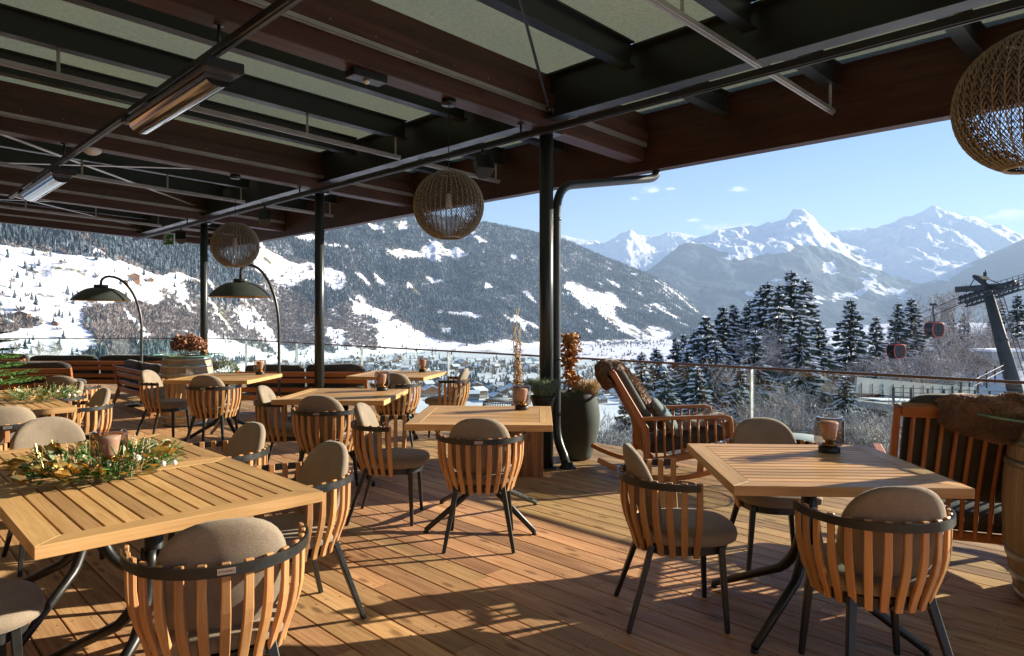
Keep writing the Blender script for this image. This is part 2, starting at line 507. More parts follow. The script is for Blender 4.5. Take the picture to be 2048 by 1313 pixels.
M['concrete'] = plain('concrete', (0.36, 0.37, 0.36), 0.85, 0, 0.3, 0.25, 0.4)
m, nt, b = newmat('snow'); h = NT(nt)
geo = nt.nodes.new("ShaderNodeTexCoord").outputs['Object']
setp(b, Base_Color=(0.80, 0.83, 0.87), Roughness=0.7, Specular_IOR_Level=0.2)
nt.links.new(h.bump(h.noise(geo, 6.0, 5.0, .65), 0.4, 0.03), b.inputs['Normal']); M['snow'] = m
# roof glass: wired, frosted, lets soft light through
m = bpy.data.materials.new('frosted_roof_glass'); m.use_nodes = True; nt = m.node_tree; nt.nodes.clear(); h = NT(nt)
o_ = nt.nodes.new("ShaderNodeOutputMaterial")
tcn = nt.nodes.new("ShaderNodeTexCoord").outputs['Object']
n1 = h.noise(h.mapping(tcn, (1, 1, 1)), 34.0, 6.0, 0.7, 0.6); n2 = h.noise(tcn, 0.8, 3.0)
c_ = h.mix(h.rng(n2, 0.35, 0.7), (0.175, 0.20, 0.15), (0.215, 0.22, 0.145))
c_ = h.mix(h.rng(n1, 0.38, 0.62, 0, 0.45), c_, (0.10, 0.115, 0.075))
tl = nt.nodes.new("ShaderNodeBsdfTranslucent"); nt.links.new(c_, tl.inputs[0])
df = nt.nodes.new("ShaderNodeBsdfDiffuse"); nt.links.new(c_, df.inputs[0])
gl = nt.nodes.new("ShaderNodeBsdfGlossy"); gl.inputs['Roughness'].default_value = 0.12
fr = nt.nodes.new("ShaderNodeFresnel"); fr.inputs[0].default_value = 1.45
x1 = nt.nodes.new("ShaderNodeMixShader"); x1.inputs[0].default_value = 0.35
nt.links.new(tl.outputs[0], x1.inputs[1]); nt.links.new(df.outputs[0], x1.inputs[2])
x2 = nt.nodes.new("ShaderNodeMixShader"); nt.links.new(fr.outputs[0], x2.inputs[0])
nt.links.new(x1.outputs[0], x2.inputs[1]); nt.links.new(gl.outputs[0], x2.inputs[2])
nt.links.new(x2.outputs[0], o_.inputs[0]); M['roof_glass'] = m
def leafmat(name, c, c2, rough=0.6, trans=0.3):
    m, nt, b = newmat(name); h = NT(nt)
    at = nt.nodes.new("ShaderNodeAttribute"); at.attribute_name = "rnd"
    nt.links.new(h.mix(at.outputs['Fac'], c, c2), b.inputs['Base Color'])
    setp(b, Roughness=rough, Specular_IOR_Level=0.3)
    return m
M['needle'] = leafmat('fir_needles', (0.030, 0.062, 0.038), (0.060, 0.10, 0.055))
M['needle_bright'] = leafmat('fresh_fir', (0.05, 0.13, 0.03), (0.12, 0.24, 0.05))
M['euca'] = leafmat('eucalyptus', (0.20, 0.27, 0.14), (0.36, 0.42, 0.26), 0.45)
M['brownleaf'] = leafmat('dry_brown_leaves', (0.36, 0.16, 0.05), (0.55, 0.29, 0.10))
M['hydrangea'] = leafmat('dried_hydrangea', (0.20, 0.085, 0.05), (0.40, 0.21, 0.12))
M['bluegrass'] = leafmat('blue_fescue', (0.09, 0.15, 0.10), (0.30, 0.34, 0.22))
M['heather'] = leafmat('pale_heather', (0.50, 0.38, 0.22), (0.66, 0.55, 0.36))
M['moss'] = leafmat('bright_moss', (0.12, 0.28, 0.02), (0.22, 0.42, 0.04))
M['silverbush'] = leafmat('silver_herb', (0.20, 0.25, 0.17), (0.36, 0.40, 0.30))
M['bark'] = plain('bark', (0.075, 0.055, 0.042), 0.9, 0, 0.2, 0.3, 6, 0.6, 20)
# ------------------------------------------------------------------ deck
def make_deck():
    rng = random.Random(5)
    mb = MB(5)
    pitch = 0.142; gap = 0.007; th = 0.028
    v = 6.30; k = 0
    R = Matrix.Rotation(ANG_U, 3, 'Z')
    while v > -3.2:
        umax = min(19.6, (16.22 - VY * (v - pitch)) / UY)
        umax = (16.22 - VY * v) / UY
        u = -4.0 - rng.random() * 3
        while u < umax:
            L = rng.choice((2.4, 3.0, 3.6, 4.2, 4.8)) * rng.uniform(.95, 1.0)
            u2 = min(u + L, umax)
            if u2 - u > 0.15:
                c = W((u + u2) / 2, v - pitch / 2, -th / 2 + rng.uniform(-.0008, .0008))
                w = pitch - gap; l = u2 - u - 0.003
                e = 0.0025
                # board with chamfered long edges (top at z=0)
                prof = [(-w / 2, -th), (-w / 2, -e), (-w / 2 + e, 0), (w / 2 - e, 0), (w / 2, -e), (w / 2, -th)]
                V = []
                for su in (-.5, .5):
                    for (a, z) in prof:
                        p = R @ Vector((su * l, -a, 0)); V.append((c.x + p.x, c.y + p.y, z + rng.uniform(-.0001, .0001)))
                fs = []; uvs = []; ou = rng.random() * 9; ov = rng.random() * 9
                for i in range(5):
                    fs.append((i, i + 6, i + 7, i + 1))
                    a0 = prof[i][0] + ov; a1 = prof[i + 1][0] + ov
                    uvs.append([(ou, a0), (ou + l, a0), (ou + l, a1), (ou, a1)])
                fs.append((5, 4, 3, 2, 1, 0)); uvs.append([(ou, ov)] * 6)
                fs.append((6, 7, 8, 9, 10, 11)); uvs.append([(ou, ov)] * 6)
                rv = rng.random() ** 1.0
                mb.add(V, fs, uvs, 0, False, rv)
            u = u2
        v -= pitch; k += 1
    # screw heads, two per joist on each nearer board
    sc = MB(1)
    v = 6.30 
    while v > -2.0:
        for j in range(-4, 24):
            u = j * 0.62 + 0.1
            for dv in (0.03, 0.108):
                p = W(u + rng.uniform(-.012, .012), v - dv + rng.uniform(-.004, .004), 0.0006)
                if p.y > 0.5 and p.y < 8.5:
                    mb.add([(p.x + .0052 * math.cos(a * PI / 3), p.y + .0052 * math.sin(a * PI / 3), p.z) for a in range(6)], [(0, 1, 2, 3, 4, 5)], None, 1)
        v -= pitch
    o = mb.build('deck_floor', [M['deck'], M['cap']])
    tag(o, kind='structure')
    s = MB(2)
    P = [W(-7, 6.27), W(14.0, 6.27), Vector((-20, 16.2, 0)), Vector((-20, 6, 0)), W(-7, -8)]
    n = len(P)
    s.add([(p.x, p.y, -0.05) for p in P] + [(p.x, p.y, -0.30) for p in P],
          [tuple(range(n))[::-1]] + [tuple(range(n, 2 * n))] + [(i, (i + 1) % n, n + (i + 1) % n, n + i) for i in range(n)])
    o = s.build('deck_base', M['cap']); tag(o, kind='structure')
make_deck()

# ------------------------------------------------------------------ glass railing (long side facing the valley, short far side)
def make_railing(name, A, B, n, label, posts=True, step=None):
    A = Vector(A); B = Vector(B)
    r = empty(name, (A.x, A.y, 0), 0, label, 'railing')
    d = (B - A) / n; D = (B - A).normalized(); nrm = Vector((D.y, -D.x, 0))
    off = Vector((A.x, A.y, 0))
    if step: n = int(math.ceil((B - A).length / step))
    for i in range(n):
        a = A + d * i - off; b = A + d * (i + 1) - off
        if step:
            a = A + D * step * i - off; b = A + D * min(step * (i + 1), (B - A).length) - off
        g = MB(i)
        g.beam(a + D * .012 + Vector((0, 0, .34)), b - D * .012 + Vector((0, 0, .34)), 0.014, 1.22)
        g.build('glass_pane', M['railing_glass'], r)
        if posts:
            for s_ in (a,):
                p = MB()
                p.box(s_ + Vector((0, 0, .345)), (.010, .05, 1.21), Matrix.Rotation(math.atan2(D.y, D.x), 3, 'Z'))
                p.build('post', M['steel'], r)
    h = MB(); h.beam(A - off + Vector((0, 0, .965)), B - off + Vector((0, 0, .965)), 0.040, 0.022)
    h.build('handrail', M['handrail'], r, bevel=0.003)
    c = MB(); c.beam(A - off + Vector((0, 0, -.24)), B - off + Vector((0, 0, -.24)), 0.06, 0.10)
    c.build('channel', M['pillar'], r)
    return r
RV = 6.35
C0 = W(-7.6, RV); C1 = W(-7.6 + 2.3 * 10 + 1.2, RV)
corner = W((16.3 - VY * RV) / UY, RV)
make_railing('glass_railing', W(3.18 - 2.33 * 4, RV), corner, 10, 'long clear glass railing with thin bronze handrail facing the valley', step=2.33)
make_railing('glass_railing', corner, Vector((corner.x - 13, 16.3, 0)), 5, 'glass railing along the far left end of the terrace behind the sofas', posts=False)

# ------------------------------------------------------------------ canopy roof
GZ = lambda v: HC + 2.36 - 0.038 * (v - 4.0)          # underside of the roof glass
roof = empty('canopy_roof', W(4.5, 4.9), 0, 'dark timber and steel canopy roof with frosted greenish glass panels over the terrace', 'roof')
RO = W(4.5, 4.9)
def rbuild(mb, name, mat, bevel=0.0, parent=None, label=None):
    o = mb.build(name, mat, roof if parent is None else parent, bevel)
    if parent is None: pass
    for v_ in o.data.vertices: v_.co = v_.co - RO
    if label: o['label'] = label
    return o
VMIN, VF = -3.5, 6.5
BEAMS = [0.25, 4.58, 8.93, 13.27]
def vbeam(mb, u, v0, v1, w, ztop_off, h, mat=0):
    """beam along V following the roof slope; ztop_off below glass"""
    z0 = GZ(v0) - ztop_off - h / 2; z1 = GZ(v1) - ztop_off - h / 2
    mb.beam(W(u, v0, z0), W(u, v1, z1), w, h, mat=mat)
for i, u in enumerate(BEAMS):
    mb = MB(10 + i); vbeam(mb, u, VMIN, VF - .06, 0.20, 0.0, 0.52)
    ob = rbuild(mb, 'timber_beam', M['beam'], 0.006)
    # batten with screw heads on the side that faces the room, light rail below it
    mb = MB(20 + i); vbeam(mb, u - 0.13, VMIN, VF - .09, 0.06, 0.20, 0.13)
    for k in range(26):
        v = VMIN + 0.3 + k * 0.38
        p = W(u - 0.163, v, GZ(v) - 0.29)
        if -0.3 < v < VF: mb.add([p + Vector((0, 0, .006)), p + W(0, .006), p - Vector((0, 0, .006)), p - W(0, .006)], [(0, 1, 2, 3)], None, 1)
    rbuild(mb, 'batten', [M['beam'], M['alu']], 0.0)
    mb = MB(30 + i); vbeam(mb, u - 0.13, VMIN, VF - .10, 0.05, 0.333, 0.035); vbeam(mb, u - .145, VMIN, VF - .1, 0.012, 0.371, 0.012)
    rbuild(mb, 'light_rail', M['alu'])
# far gable beam and side fascia
mb = MB(41); vbeam(mb, 17.05, -3.5, VF + .06, 0.16, 0.0, 0.52)
rbuild(mb, 'side_fascia', M['beam'])
mb = MB(42); vbeam(mb, 17.05 - .11, -3.5, VF - .09, 0.05, 0.22, 0.12); rbuild(mb, 'batten', M['beam'])
mb = MB(43); vbeam(mb, 17.05 - .11, -3.5, VF - .09, 0.05, 0.345, 0.035); rbuild(mb, 'light_rail', M['alu'])
mb = MB(40); mb.beam(W(-4.5, VF, GZ(VF) - .30), W(17.1, VF, GZ(VF) - .30), 0.14, 0.66)
rbuild(mb, 'front_fascia', M['beam'])
mb = MB(44); mb.beam(W(-4.6, VF + .1, GZ(VF) + .03), W(17.2, VF + .1, GZ(VF) + .03), 0.34, 0.03); rbuild(mb, 'roof_edge', M['pillar'])
# rafters: steel I-beams
steelu = []
for b0, b1 in zip(BEAMS, BEAMS[1:]):
    for k in (1, 2, 3): steelu.append((b0 + (b1 - b0) * k / 4.0, k))
for k in (1, 2, 3): steelu.append((13.27 + (17.05 - 13.27) * k / 4.0, k))
for i, (u, k) in enumerate(steelu):
    mb = MB(50 + i)
    def ib(v0, v1):
        vbeam(mb, u, v0, v1, 0.012, 0.012, 0.20)
        vbeam(mb, u, v0, v1, 0.11, 0.0, 0.012)
        vbeam(mb, u, v0, v1, 0.11, 0.208, 0.014)
    ib(VMIN, 4.80); ib(4.96, VF - .09)
    rbuild(mb, 'steel_beam', M['ibeam'])
    if k == 2:
        segs = [(0.2, 6.30)] if i < 3 else [(-1.0, 4.72), (5.0, 6.32)]
        for v0, v1 in segs:
            mb = MB(80 + i)
            zo = 0.43
            vbeam(mb, u - .02, v0, v1, 0.045, zo, 0.035)
            vbeam(mb, u - .02, v0, v1, 0.014, zo + .037, 0.010)
            n = max(2, int((v1 - v0) / 1.05) + 1)
            for j in range(n):
                v = v0 + .06 + (v1 - v0 - .12) * j / (n - 1)
                mb.box(W(u - .02, v, GZ(v) - (.222 + zo) / 2), (.02, .02, zo - .222))
            rbuild(mb, 'hanging_rail', M['alu'])
# deep steel purlin over the columns, between the timber beams
allb = BEAMS + [17.05]
for i, (b0, b1) in enumerate(zip(allb, allb[1:])):
    mb = MB(100 + i)
    z = GZ(4.88)
    mb.beam(W(b0 + .10, 4.88, z - .22), W(b1 - .10, 4.88, z - .22), 0.014, 0.40)
    mb.beam(W(b0 + .10, 4.88, z - .43), W(b1 - .10, 4.88, z - .43), 0.15, 0.018)
    mb.beam(W(b0 + .10, 4.88, z - .02), W(b1 - .10, 4.88, z - .02), 0.15, 0.018)
    rbuild(mb, 'steel_purlin', M['ibeam'])
# glass panes (one between each pair of rafters, split at the purlin)
us = sorted([b for b in allb] + [u for u, k in steelu])
us = [-4.0, -2.9, -1.9, -0.8] + us
for a, b in zip(us, us[1:]):
    for v0, v1 in ((VMIN, 4.86), (4.90, VF + .05)):
        mb = MB(int(a * 100) % 97)
        mb.hexa([W(a + .01, v0, GZ(v0) + .003), W(b - .01, v0, GZ(v0) + .003), W(a + .01, v1, GZ(v1) + .003), W(b - .01, v1, GZ(v1) + .003),
                 W(a + .01, v0, GZ(v0) + .021), W(b - .01, v0, GZ(v0) + .021), W(a + .01, v1, GZ(v1) + .021), W(b - .01, v1, GZ(v1) + .021)])
        mb.m = [0, 1, 1, 1, 1, 1]
        rbuild(mb, 'glass_pane', [M['roof_glass'], M['clear_pane']])
# cross bracing rods under the glass
def rod(p0, p1, name='tie_rod', r=.012):
    mb = MB(7); d = (Vector(p1) - Vector(p0)).normalized()
    mb.tube([p0, p1], r, 8)
    mb.tube([Vector(p0), Vector(p0) + d * .09], r * 1.9, 8); mb.tube([Vector(p1) - d * .09, Vector(p1)], r * 1.9, 8)
    rbuild(mb, name, M['dark'])
rod(W(4.42, 4.80, GZ(4.8) - .38), W(1.5, 0.9, GZ(.9) - .10))
for (b0, b1) in ((8.93, 13.27), (13.27, 17.05)):
    for (va, vb) in ((0.2, 4.7), (4.7, 0.2)):
        mb = MB(3); mb.beam(W(b0 + .12, va, GZ(va) - .27), W(b1 - .1, vb, GZ(vb) - .275 - (.02 if va > vb else 0)), 0.06, 0.010)
        rbuild(mb, 'flat_brace', M['alu'])
# equipment bars hung along U
def hbar(u0, u1, v, z, hang, name):
    mb = MB(9); mb.beam(W(u0, v, z), W(u1, v, z), 0.06, 0.05)
    mb.beam(W(u0, v, z - .029), W(u1, v, z - .029), 0.02, 0.006)
    ob = rbuild(mb, name, M['dark'], 0.004)
    for u in hang:
        t = MB(1); t.tube([W(u, v, z + .02), W(u, v, GZ(v) - .5)], .012, 8); t.tube([W(u, v, GZ(v) - .53), W(u, v, GZ(v) - .5)], .035, 12)
        rbuild(t, 'hanger', M['dark'])
hbar(1.0, 12.25, 1.78, HC + 1.755, (4.58, 8.93), 'equipment_bar')
hbar(-3.0, 16.5, 4.58, HC + 1.70, (4.58, 8.93, 13.27), 'equipment_bar')

# columns
def column(u, v, label):
    p = W(u, v)
    r = empty('column', (p.x, p.y, 0), ANG_U, label, 'column', 'round steel columns along the terrace edge')
    ht = GZ(v) - .52 - .05
    mb = MB(1); mb.tube([(0, 0, 0), (0, 0, ht)], .067, 32); mb.build('shaft', M['pillar'], r)
    mb = MB(1); mb.box((0, 0, ht + .006), (.26, .20, .012)); mb.box((0, 0, ht + .03), (.20, .20, .04)); mb.build('head_plate', M['pillar'], r)
    mb = MB(1); mb.lathe([(.10, 0.0), (.10, .012), (.07, .014)], 24); mb.build('base_plate', M['pillar'], r)
    return r
column(4.535, 4.88, 'thick dark steel column beside the planters and the tall clay pot, nearest of its row')
column(8.93, 4.88, 'dark steel column behind the middle dining tables, second in its row')
column(13.27, 4.88, 'farthest dark steel column, right of the barrel with dried hydrangeas')
column(0.25, 4.88, 'dark steel column just outside the right side of the terrace view')

# downspout
r = empty('rain_pipe', W(4.535, 5.05), 0, 'dark metal rain pipe running from the eave down beside the nearest column', 'rain pipe')
o0 = W(4.535, 5.05)
mb = MB(1)
P = []
def bez(a, b, c, n=6):
    return [a * (1 - t) ** 2 + b * 2 * t * (1 - t) + c * t * t for t in [i / n for i in range(n + 1)]]
A0 = Vector((1.60, 7.66, 3.16)); A1 = Vector((1.60, 7.66, 3.0)); A2 = Vector((0.60, 6.90, 2.78)); A3 = Vector((0.435, 6.78, 2.70)); A4 = Vector((0.435, 6.78, 2.45))
Aa = A1 + (A2 - A1).normalized() * .14
path = [A0, A1 + Vector((0, 0, .06))] + bez(A1 + Vector((0, 0, .06)), A1, Aa)[1:] + [A2] + bez(A2, Vector((.435, 6.775, 2.745)), A4)[1:] + [Vector((.435, 6.78, .42))]
path += bez(Vector((.435, 6.78, .42)), Vector((.435, 6.78, .25)), Vector((.50, 6.70, .12)))[1:] + [Vector((.53, 6.66, .0))]
mb.tube([p - o0 for p in path], .044, 20)
mb.build('pipe', M['pillar'], r)
mb = MB(1)
for z in (1.05, 2.42):
    c = Vector((.435, 6.78, z)) - o0
    mb.tube([c - Vector((0, 0, .015)), c + Vector((0, 0, .015))], .05, 20)
    mb.beam(c, c + Vector((-.11, -.13, 0)), .02, .02)
mb.build('pipe_clamp', M['pillar'], r)
mb = MB(1); c = Vector((.535, 6.655, 0)) - o0; mb.lathe([(.085, 0), (.08, .015), (.055, .04), (.05, .06)], 20, c); mb.build('pipe_foot', M['pillar'], r)

# the building behind the terrace: timber front with tall windows
bw = empty('lodge_building', W(4, -3.6), 0, 'timber lodge front with tall windows behind the dining terrace', 'building')
bo = W(4, -3.6)
mb = MB(3)
for k in range(60):
    u = -8 + k * .5
    mb.beam(W(u, -3.9, 2.2) - bo, W(u + .49, -3.9, 2.2) - bo, .2, 4.6)
mb.build('wall', M['log'], bw)
for k in range(9):
    u = -6.5 + k * 2.7
    mb = MB(k); mb.beam(W(u, -3.76, 1.3) - bo, W(u + 2.0, -3.76, 1.3) - bo, .06, 2.5)
    f = mb.build('window', M['cap'], bw)
    mb = MB(k); mb.beam(W(u + .08, -3.72, 1.3) - bo, W(u + 1.92, -3.72, 1.3) - bo, .03, 2.34)
    g = mb.build('window_pane', M['darkglass'], f)

# ------------------------------------------------------------------ things hanging from the roof
def heater(u0, u1, v, z, label):
    c = W((u0 + u1) / 2, v)
    r = empty('patio_heater', (c.x, c.y, z), ANG_U, label, 'heater', 'infrared heaters hung from the equipment bar')
    L = u1 - u0; x = L / 2
    mb = MB(1)   # housing: shallow dark box with rounded ends
    prof = [(-.13, -.01), (-.145, .012), (-.10, .05), (.10, .05), (.145, .012), (.13, -.01)]
    prof = [(a * .84, b) for a, b in prof]
    V = [(s_ * x, a, b) for s_ in (-1, 1) for (a, b) in prof]
    mb.add(V, [(i, i + 1, i + 7, i + 6) for i in range(5)] + [(5, 4, 3, 2, 1, 0), (6, 7, 8, 9, 10, 11), (0, 6, 11, 5)])
    for s_ in (-1, 1): mb.box((s_ * (x - .04), 0, .03), (.10, .25, .07))
    mb.build('housing', M['dark'], r, bevel=.006)
    mb = MB(2)   # mirrored trough
    V = []; n = 8
    for s_ in (-1, 1):
        for i in range(n + 1):
            a = PI * i / n
            V.append((s_ * (x - .10), -.095 * math.cos(a), -.012 - .075 * math.sin(a)))
    mb.add(V, [(i, i + 1, n + 2 + i, n + 1 + i) for i in range(n)], None, 0, True)
    mb.add([V[i] for i in range(n + 1)], [tuple(range(n, -1, -1))]); mb.add([V[n + 1 + i] for i in range(n + 1)], [tuple(range(n + 1))])
    mb.build('reflector', M['mirror'], r)
    mb = MB(3)
    for s_ in (-1, 1):
        mb.tube([(s_ * .32 * L, 0, .05), (s_ * .32 * L, 0, .125)], .014, 10); mb.tube([(s_ * .32 * L, 0, .112), (s_ * .32 * L, 0, .128)], .03, 12)
    mb.build('stem', M['dark'], r)
heater(4.48, 6.30, 1.78, HC + 1.60, 'long infrared heater with mirrored reflector hung nearest under the dark bar')
heater(8.95, 10.9, 1.78, HC + 1.60, 'smaller looking infrared heater farther left under the same dark bar')

def speaker(u, label):
    c = W(u, 4.58)
    r = empty('loudspeaker', (c.x, c.y, HC + 1.66), 0, label, 'loudspeaker', 'black loudspeakers under the long bar')
    mb = MB(1); mb.tube([(0, 0, 0.01), (0, 0, -.06)], .016, 10); mb.box((0, 0, -.055), (.12, .03, .02), Matrix.Rotation(.5, 3, 'Z')); mb.build('bracket', M['dark'], r)
    R = Matrix.Rotation(math.radians(20), 3, 'Z') @ Matrix.Rotation(math.radians(-28), 3, 'X')
    mb = MB(2)
    base = [(-.09, -.10), (.09, -.10), (.075, .05), (.03, .10), (-.03, .10), (-.075, .05)]
    V = [R @ Vector((a * 1.0, b * .9, z)) + Vector((0, 0, -.16)) for z in (-.085, .085) for (a, b) in base]
    mb.add(V, [(5, 4, 3, 2, 1, 0), (6, 7, 8, 9, 10, 11)] + [(i, (i + 1) % 6, 6 + (i + 1) % 6, 6 + i) for i in range(6)])
    mb.build('cabinet', M['cap'], r, bevel=.008)
    mb = MB(3)
    c4 = [R @ Vector((a, -.094, z)) + Vector((0, 0, -.16)) for a, z in ((-.08, -.075), (.08, -.075), (.08, .075), (-.08, .075))]
    mb.add(c4, [(0, 1, 2, 3)])
    mb.build('grille', M['dark'], r)
speaker(5.12, 'black loudspeaker nearest the thick column, under the long bar')
speaker(10.03, 'black loudspeaker between the middle and farthest columns')
speaker(13.60, 'black loudspeaker beside the green exit sign')

# emergency exit sign
c = W(14.0, 4.50)
r = empty('exit_sign', (c.x, c.y, HC + 1.62), math.radians(-14), 'green emergency exit sign with running figure and arrow', 'exit sign')
r.location.z = HC + 1.62
mb = MB(1); mb.box((0, 0, -.13), (.24, .03, .20)); mb.box((0, 0, -.01), (.03, .02, .05)); mb.build('housing', M['white'], r)
mb = MB(2); mb.quad((-.115, -.018, -.225), (.115, -.018, -.225), (.115, -.018, -.035), (-.115, -.018, -.035)); mb.build('sign_face', M['green_sign'], r)
mb = MB(3)
def flat(P, y=-.020): mb.add([(a, y, b) for a, b in P], [tuple(range(len(P)))])
flat([(.02, -.145), (.06, -.145), (.06, -.17), (.10, -.13), (.06, -.09), (.06, -.115), (.02, -.115)])
flat([(-.10, -.21), (-.085, -.21), (-.085, -.05), (-.10, -.05)]); flat([(-.085, -.065), (-.02, -.065), (-.02, -.05), (-.085, -.05)])
flat([(-.062, -.10), (-.045, -.10), (-.045, -.082), (-.062, -.082)])
flat([(-.07, -.15), (-.05, -.15), (-.035, -.11), (-.055, -.105)]); flat([(-.055, -.15), (-.035, -.155), (-.02, -.185), (-.03, -.19), (-.045, -.165)])
flat([(-.07, -.15), (-.055, -.15), (-.06, -.18), (-.078, -.20), (-.083, -.19)]); flat([(-.04, -.115), (-.015, -.135), (-.02, -.14), (-.045, -.125)])
mb.build('sign_symbols', M['white'], r)

# spotlight box and smoke detector on the beams
zb = lambda v: GZ(v) - .52
c = W(4.58, 2.9); r = empty('spotlight_box', (c.x, c.y, zb(2.9)), ANG_U, 'flat black emergency light box under the nearest timber beam', 'emergency light')
mb = MB(1); mb.box((0, 0, -.03), (.13, .30, .06)); mb.build('housing', M['dark'], r, bevel=.004)
mb = MB(1); mb.lathe([(.0, -.088), (.014, -.084), (.024, -.072), (.026, -.06)], 16); mb.build('lens', M['white'], r)
c = W(8.93, 2.05); r = empty('smoke_detector', (c.x, c.y, zb(2.05)), 0, 'round smoke detector under the second timber beam', 'smoke detector')
mb = MB(1); mb.lathe([(.0, -.07), (.05, -.062), (.09, -.035), (.10, 0)], 24); mb.build('dome', M['white'], r)

# ------------------------------------------------------------------ woven globe lamps
def globe_meshes():
    R = 0.295
    z0, z1 = -0.93, 0.93      # openings top and bottom
    ribs = MB(1); N = 40
    for k in range(N):
        a = 2 * PI * k / N; pts = []
        for i in range(15):
            ph = math.asin(z0) + (math.asin(z1) - math.asin(z0)) * i / 14
            pts.append((R * math.cos(ph) * math.cos(a), R * math.cos(ph) * math.sin(a), R * math.sin(ph)))
        ribs.tube(pts, .0030, 4, caps=False)
    for zz in (z0, z1):
        rr = R * math.sqrt(1 - zz * zz)
        ribs.tube([(rr * math.cos(2 * PI * k / 40), rr * math.sin(2 * PI * k / 40), R * zz) for k in range(40)], .0075, 6, closed=True)
    cord = MB(2); cord2 = MB(3)
    rows = 22
    for j in range(rows):
        ph0 = math.asin(z0) + (math.asin(z1) - math.asin(z0)) * (j + .5) / rows
        amp = (math.asin(z1) - math.asin(z0)) / rows * .66
        for (c_, s_) in ((cord, 1), (cord2, -1)):
            pts = []
            for k in range(N * 2):
                a = 2 * PI * k / (N * 2)
                ph = ph0 + s_ * amp * (1 if k % 2 else -1)
                rr = R + .003 * s_
                pts.append((rr * math.cos(ph) * math.cos(a), rr * math.cos(ph) * math.sin(a), rr * math.sin(ph)))
            c_.tube(pts, .0035, 3, closed=True)
    return ribs.mesh('ribs_mesh', M['wicker']), cord.mesh('cord_mesh', M['wicker']), cord2.mesh('cord2_mesh', M['wicker_dark'])
GM = globe_meshes()
def globe(x, y, z, ztop, label):
    r = empty('woven_globe_lamp', (x, y, z), random.Random(x).random() * 6, label, 'pendant lamp', 'woven globe lamps hanging from the timber beams')
    for nm, me in zip(('woven_shade', 'light_cords', 'dark_cords'), GM):
        o = bpy.data.objects.new(nm, me); col.objects.link(o); o.parent = r
    mb = MB(1); mb.tube([(0, 0, .1), (0, 0, ztop - z - .04)], .004, 6); mb.build('cable', M['cap'], r)
    mb = MB(1); mb.lathe([(.062, ztop - z), (.062, ztop - z - .045), (.0, ztop - z - .045)][::-1], 24); mb.build('canopy_cap', M['dark'], r)
    mb = MB(1); mb.lathe([(.0, -.03), (.02, -.026), (.03, .0), (.026, .03), (.016, .05), (.016, .10), (0, .10)], 20); mb.build('bulb', M['white'], r)
g1 = W(4.58, 3.71); globe(g1.x, g1.y, 2.405, zb(3.71), 'woven globe lamp hanging in the middle, left of the thick column')
g2 = W(8.93, 3.68); globe(g2.x, g2.y, 2.39, zb(3.68), 'farthest and smallest woven globe lamp, above the arc lamp')
globe(2.205, 2.91, 2.357, zb(3.6), 'largest woven globe lamp at the top right edge of the view')
# ------------------------------------------------------------------ dining chairs
def superell(t, a, b, e):
    c, s_ = math.cos(t), math.sin(t)
    return (a * math.copysign(abs(c) ** (2 / e), c), b * math.copysign(abs(s_) ** (2 / e), s_))
def cushion_mesh(w, h, d, e1, e2, nu=32, nv=14, shape=None):
    """pillow: superellipse outline in (x, y), thickness d in z"""
    V = []; fs = []
    for j in range(nv + 1):
        ph = -PI / 2 + PI * j / nv
        cz = math.copysign(abs(math.sin(ph)) ** (2 / e2), math.sin(ph)); cr = abs(math.cos(ph)) ** (2 / e2)
        for i in range(nu):
            x, y = superell(2 * PI * i / nu, w / 2, h / 2, e1)
            V.append((x * cr, y * cr, cz * d / 2))
    for j in range(nv):
        for i in range(nu):
            i2 = (i + 1) % nu
            fs.append((j * nu + i, j * nu + i2, (j + 1) * nu + i2, (j + 1) * nu + i))
    if shape: V = [shape(Vector(p)) for p in V]
    return V, fs
RA, RB, RY = 0.288, 0.322, 0.04
def ring(t, r=0.0, e=2.15):
    x, y = superell(t, RA + r, RB + r, e)
    return x, RY - y
def ring_arc(n, e=2.15):
    """parameters spaced evenly by length from the right end round the back to the left end"""
    ts = [PI * i / 400 for i in range(401)]
    P = [ring(t, 0, e) for t in ts]; L = [0]
    for i in range(1, 401): L.append(L[-1] + math.hypot(P[i][0] - P[i - 1][0], P[i][1] - P[i - 1][1]))
    out = []
    for k in range(n):
        s_ = L[-1] * (k / (n - 1)); j = min(range(401), key=lambda q: abs(L[q] - s_)); out.append(ts[j])
    return out
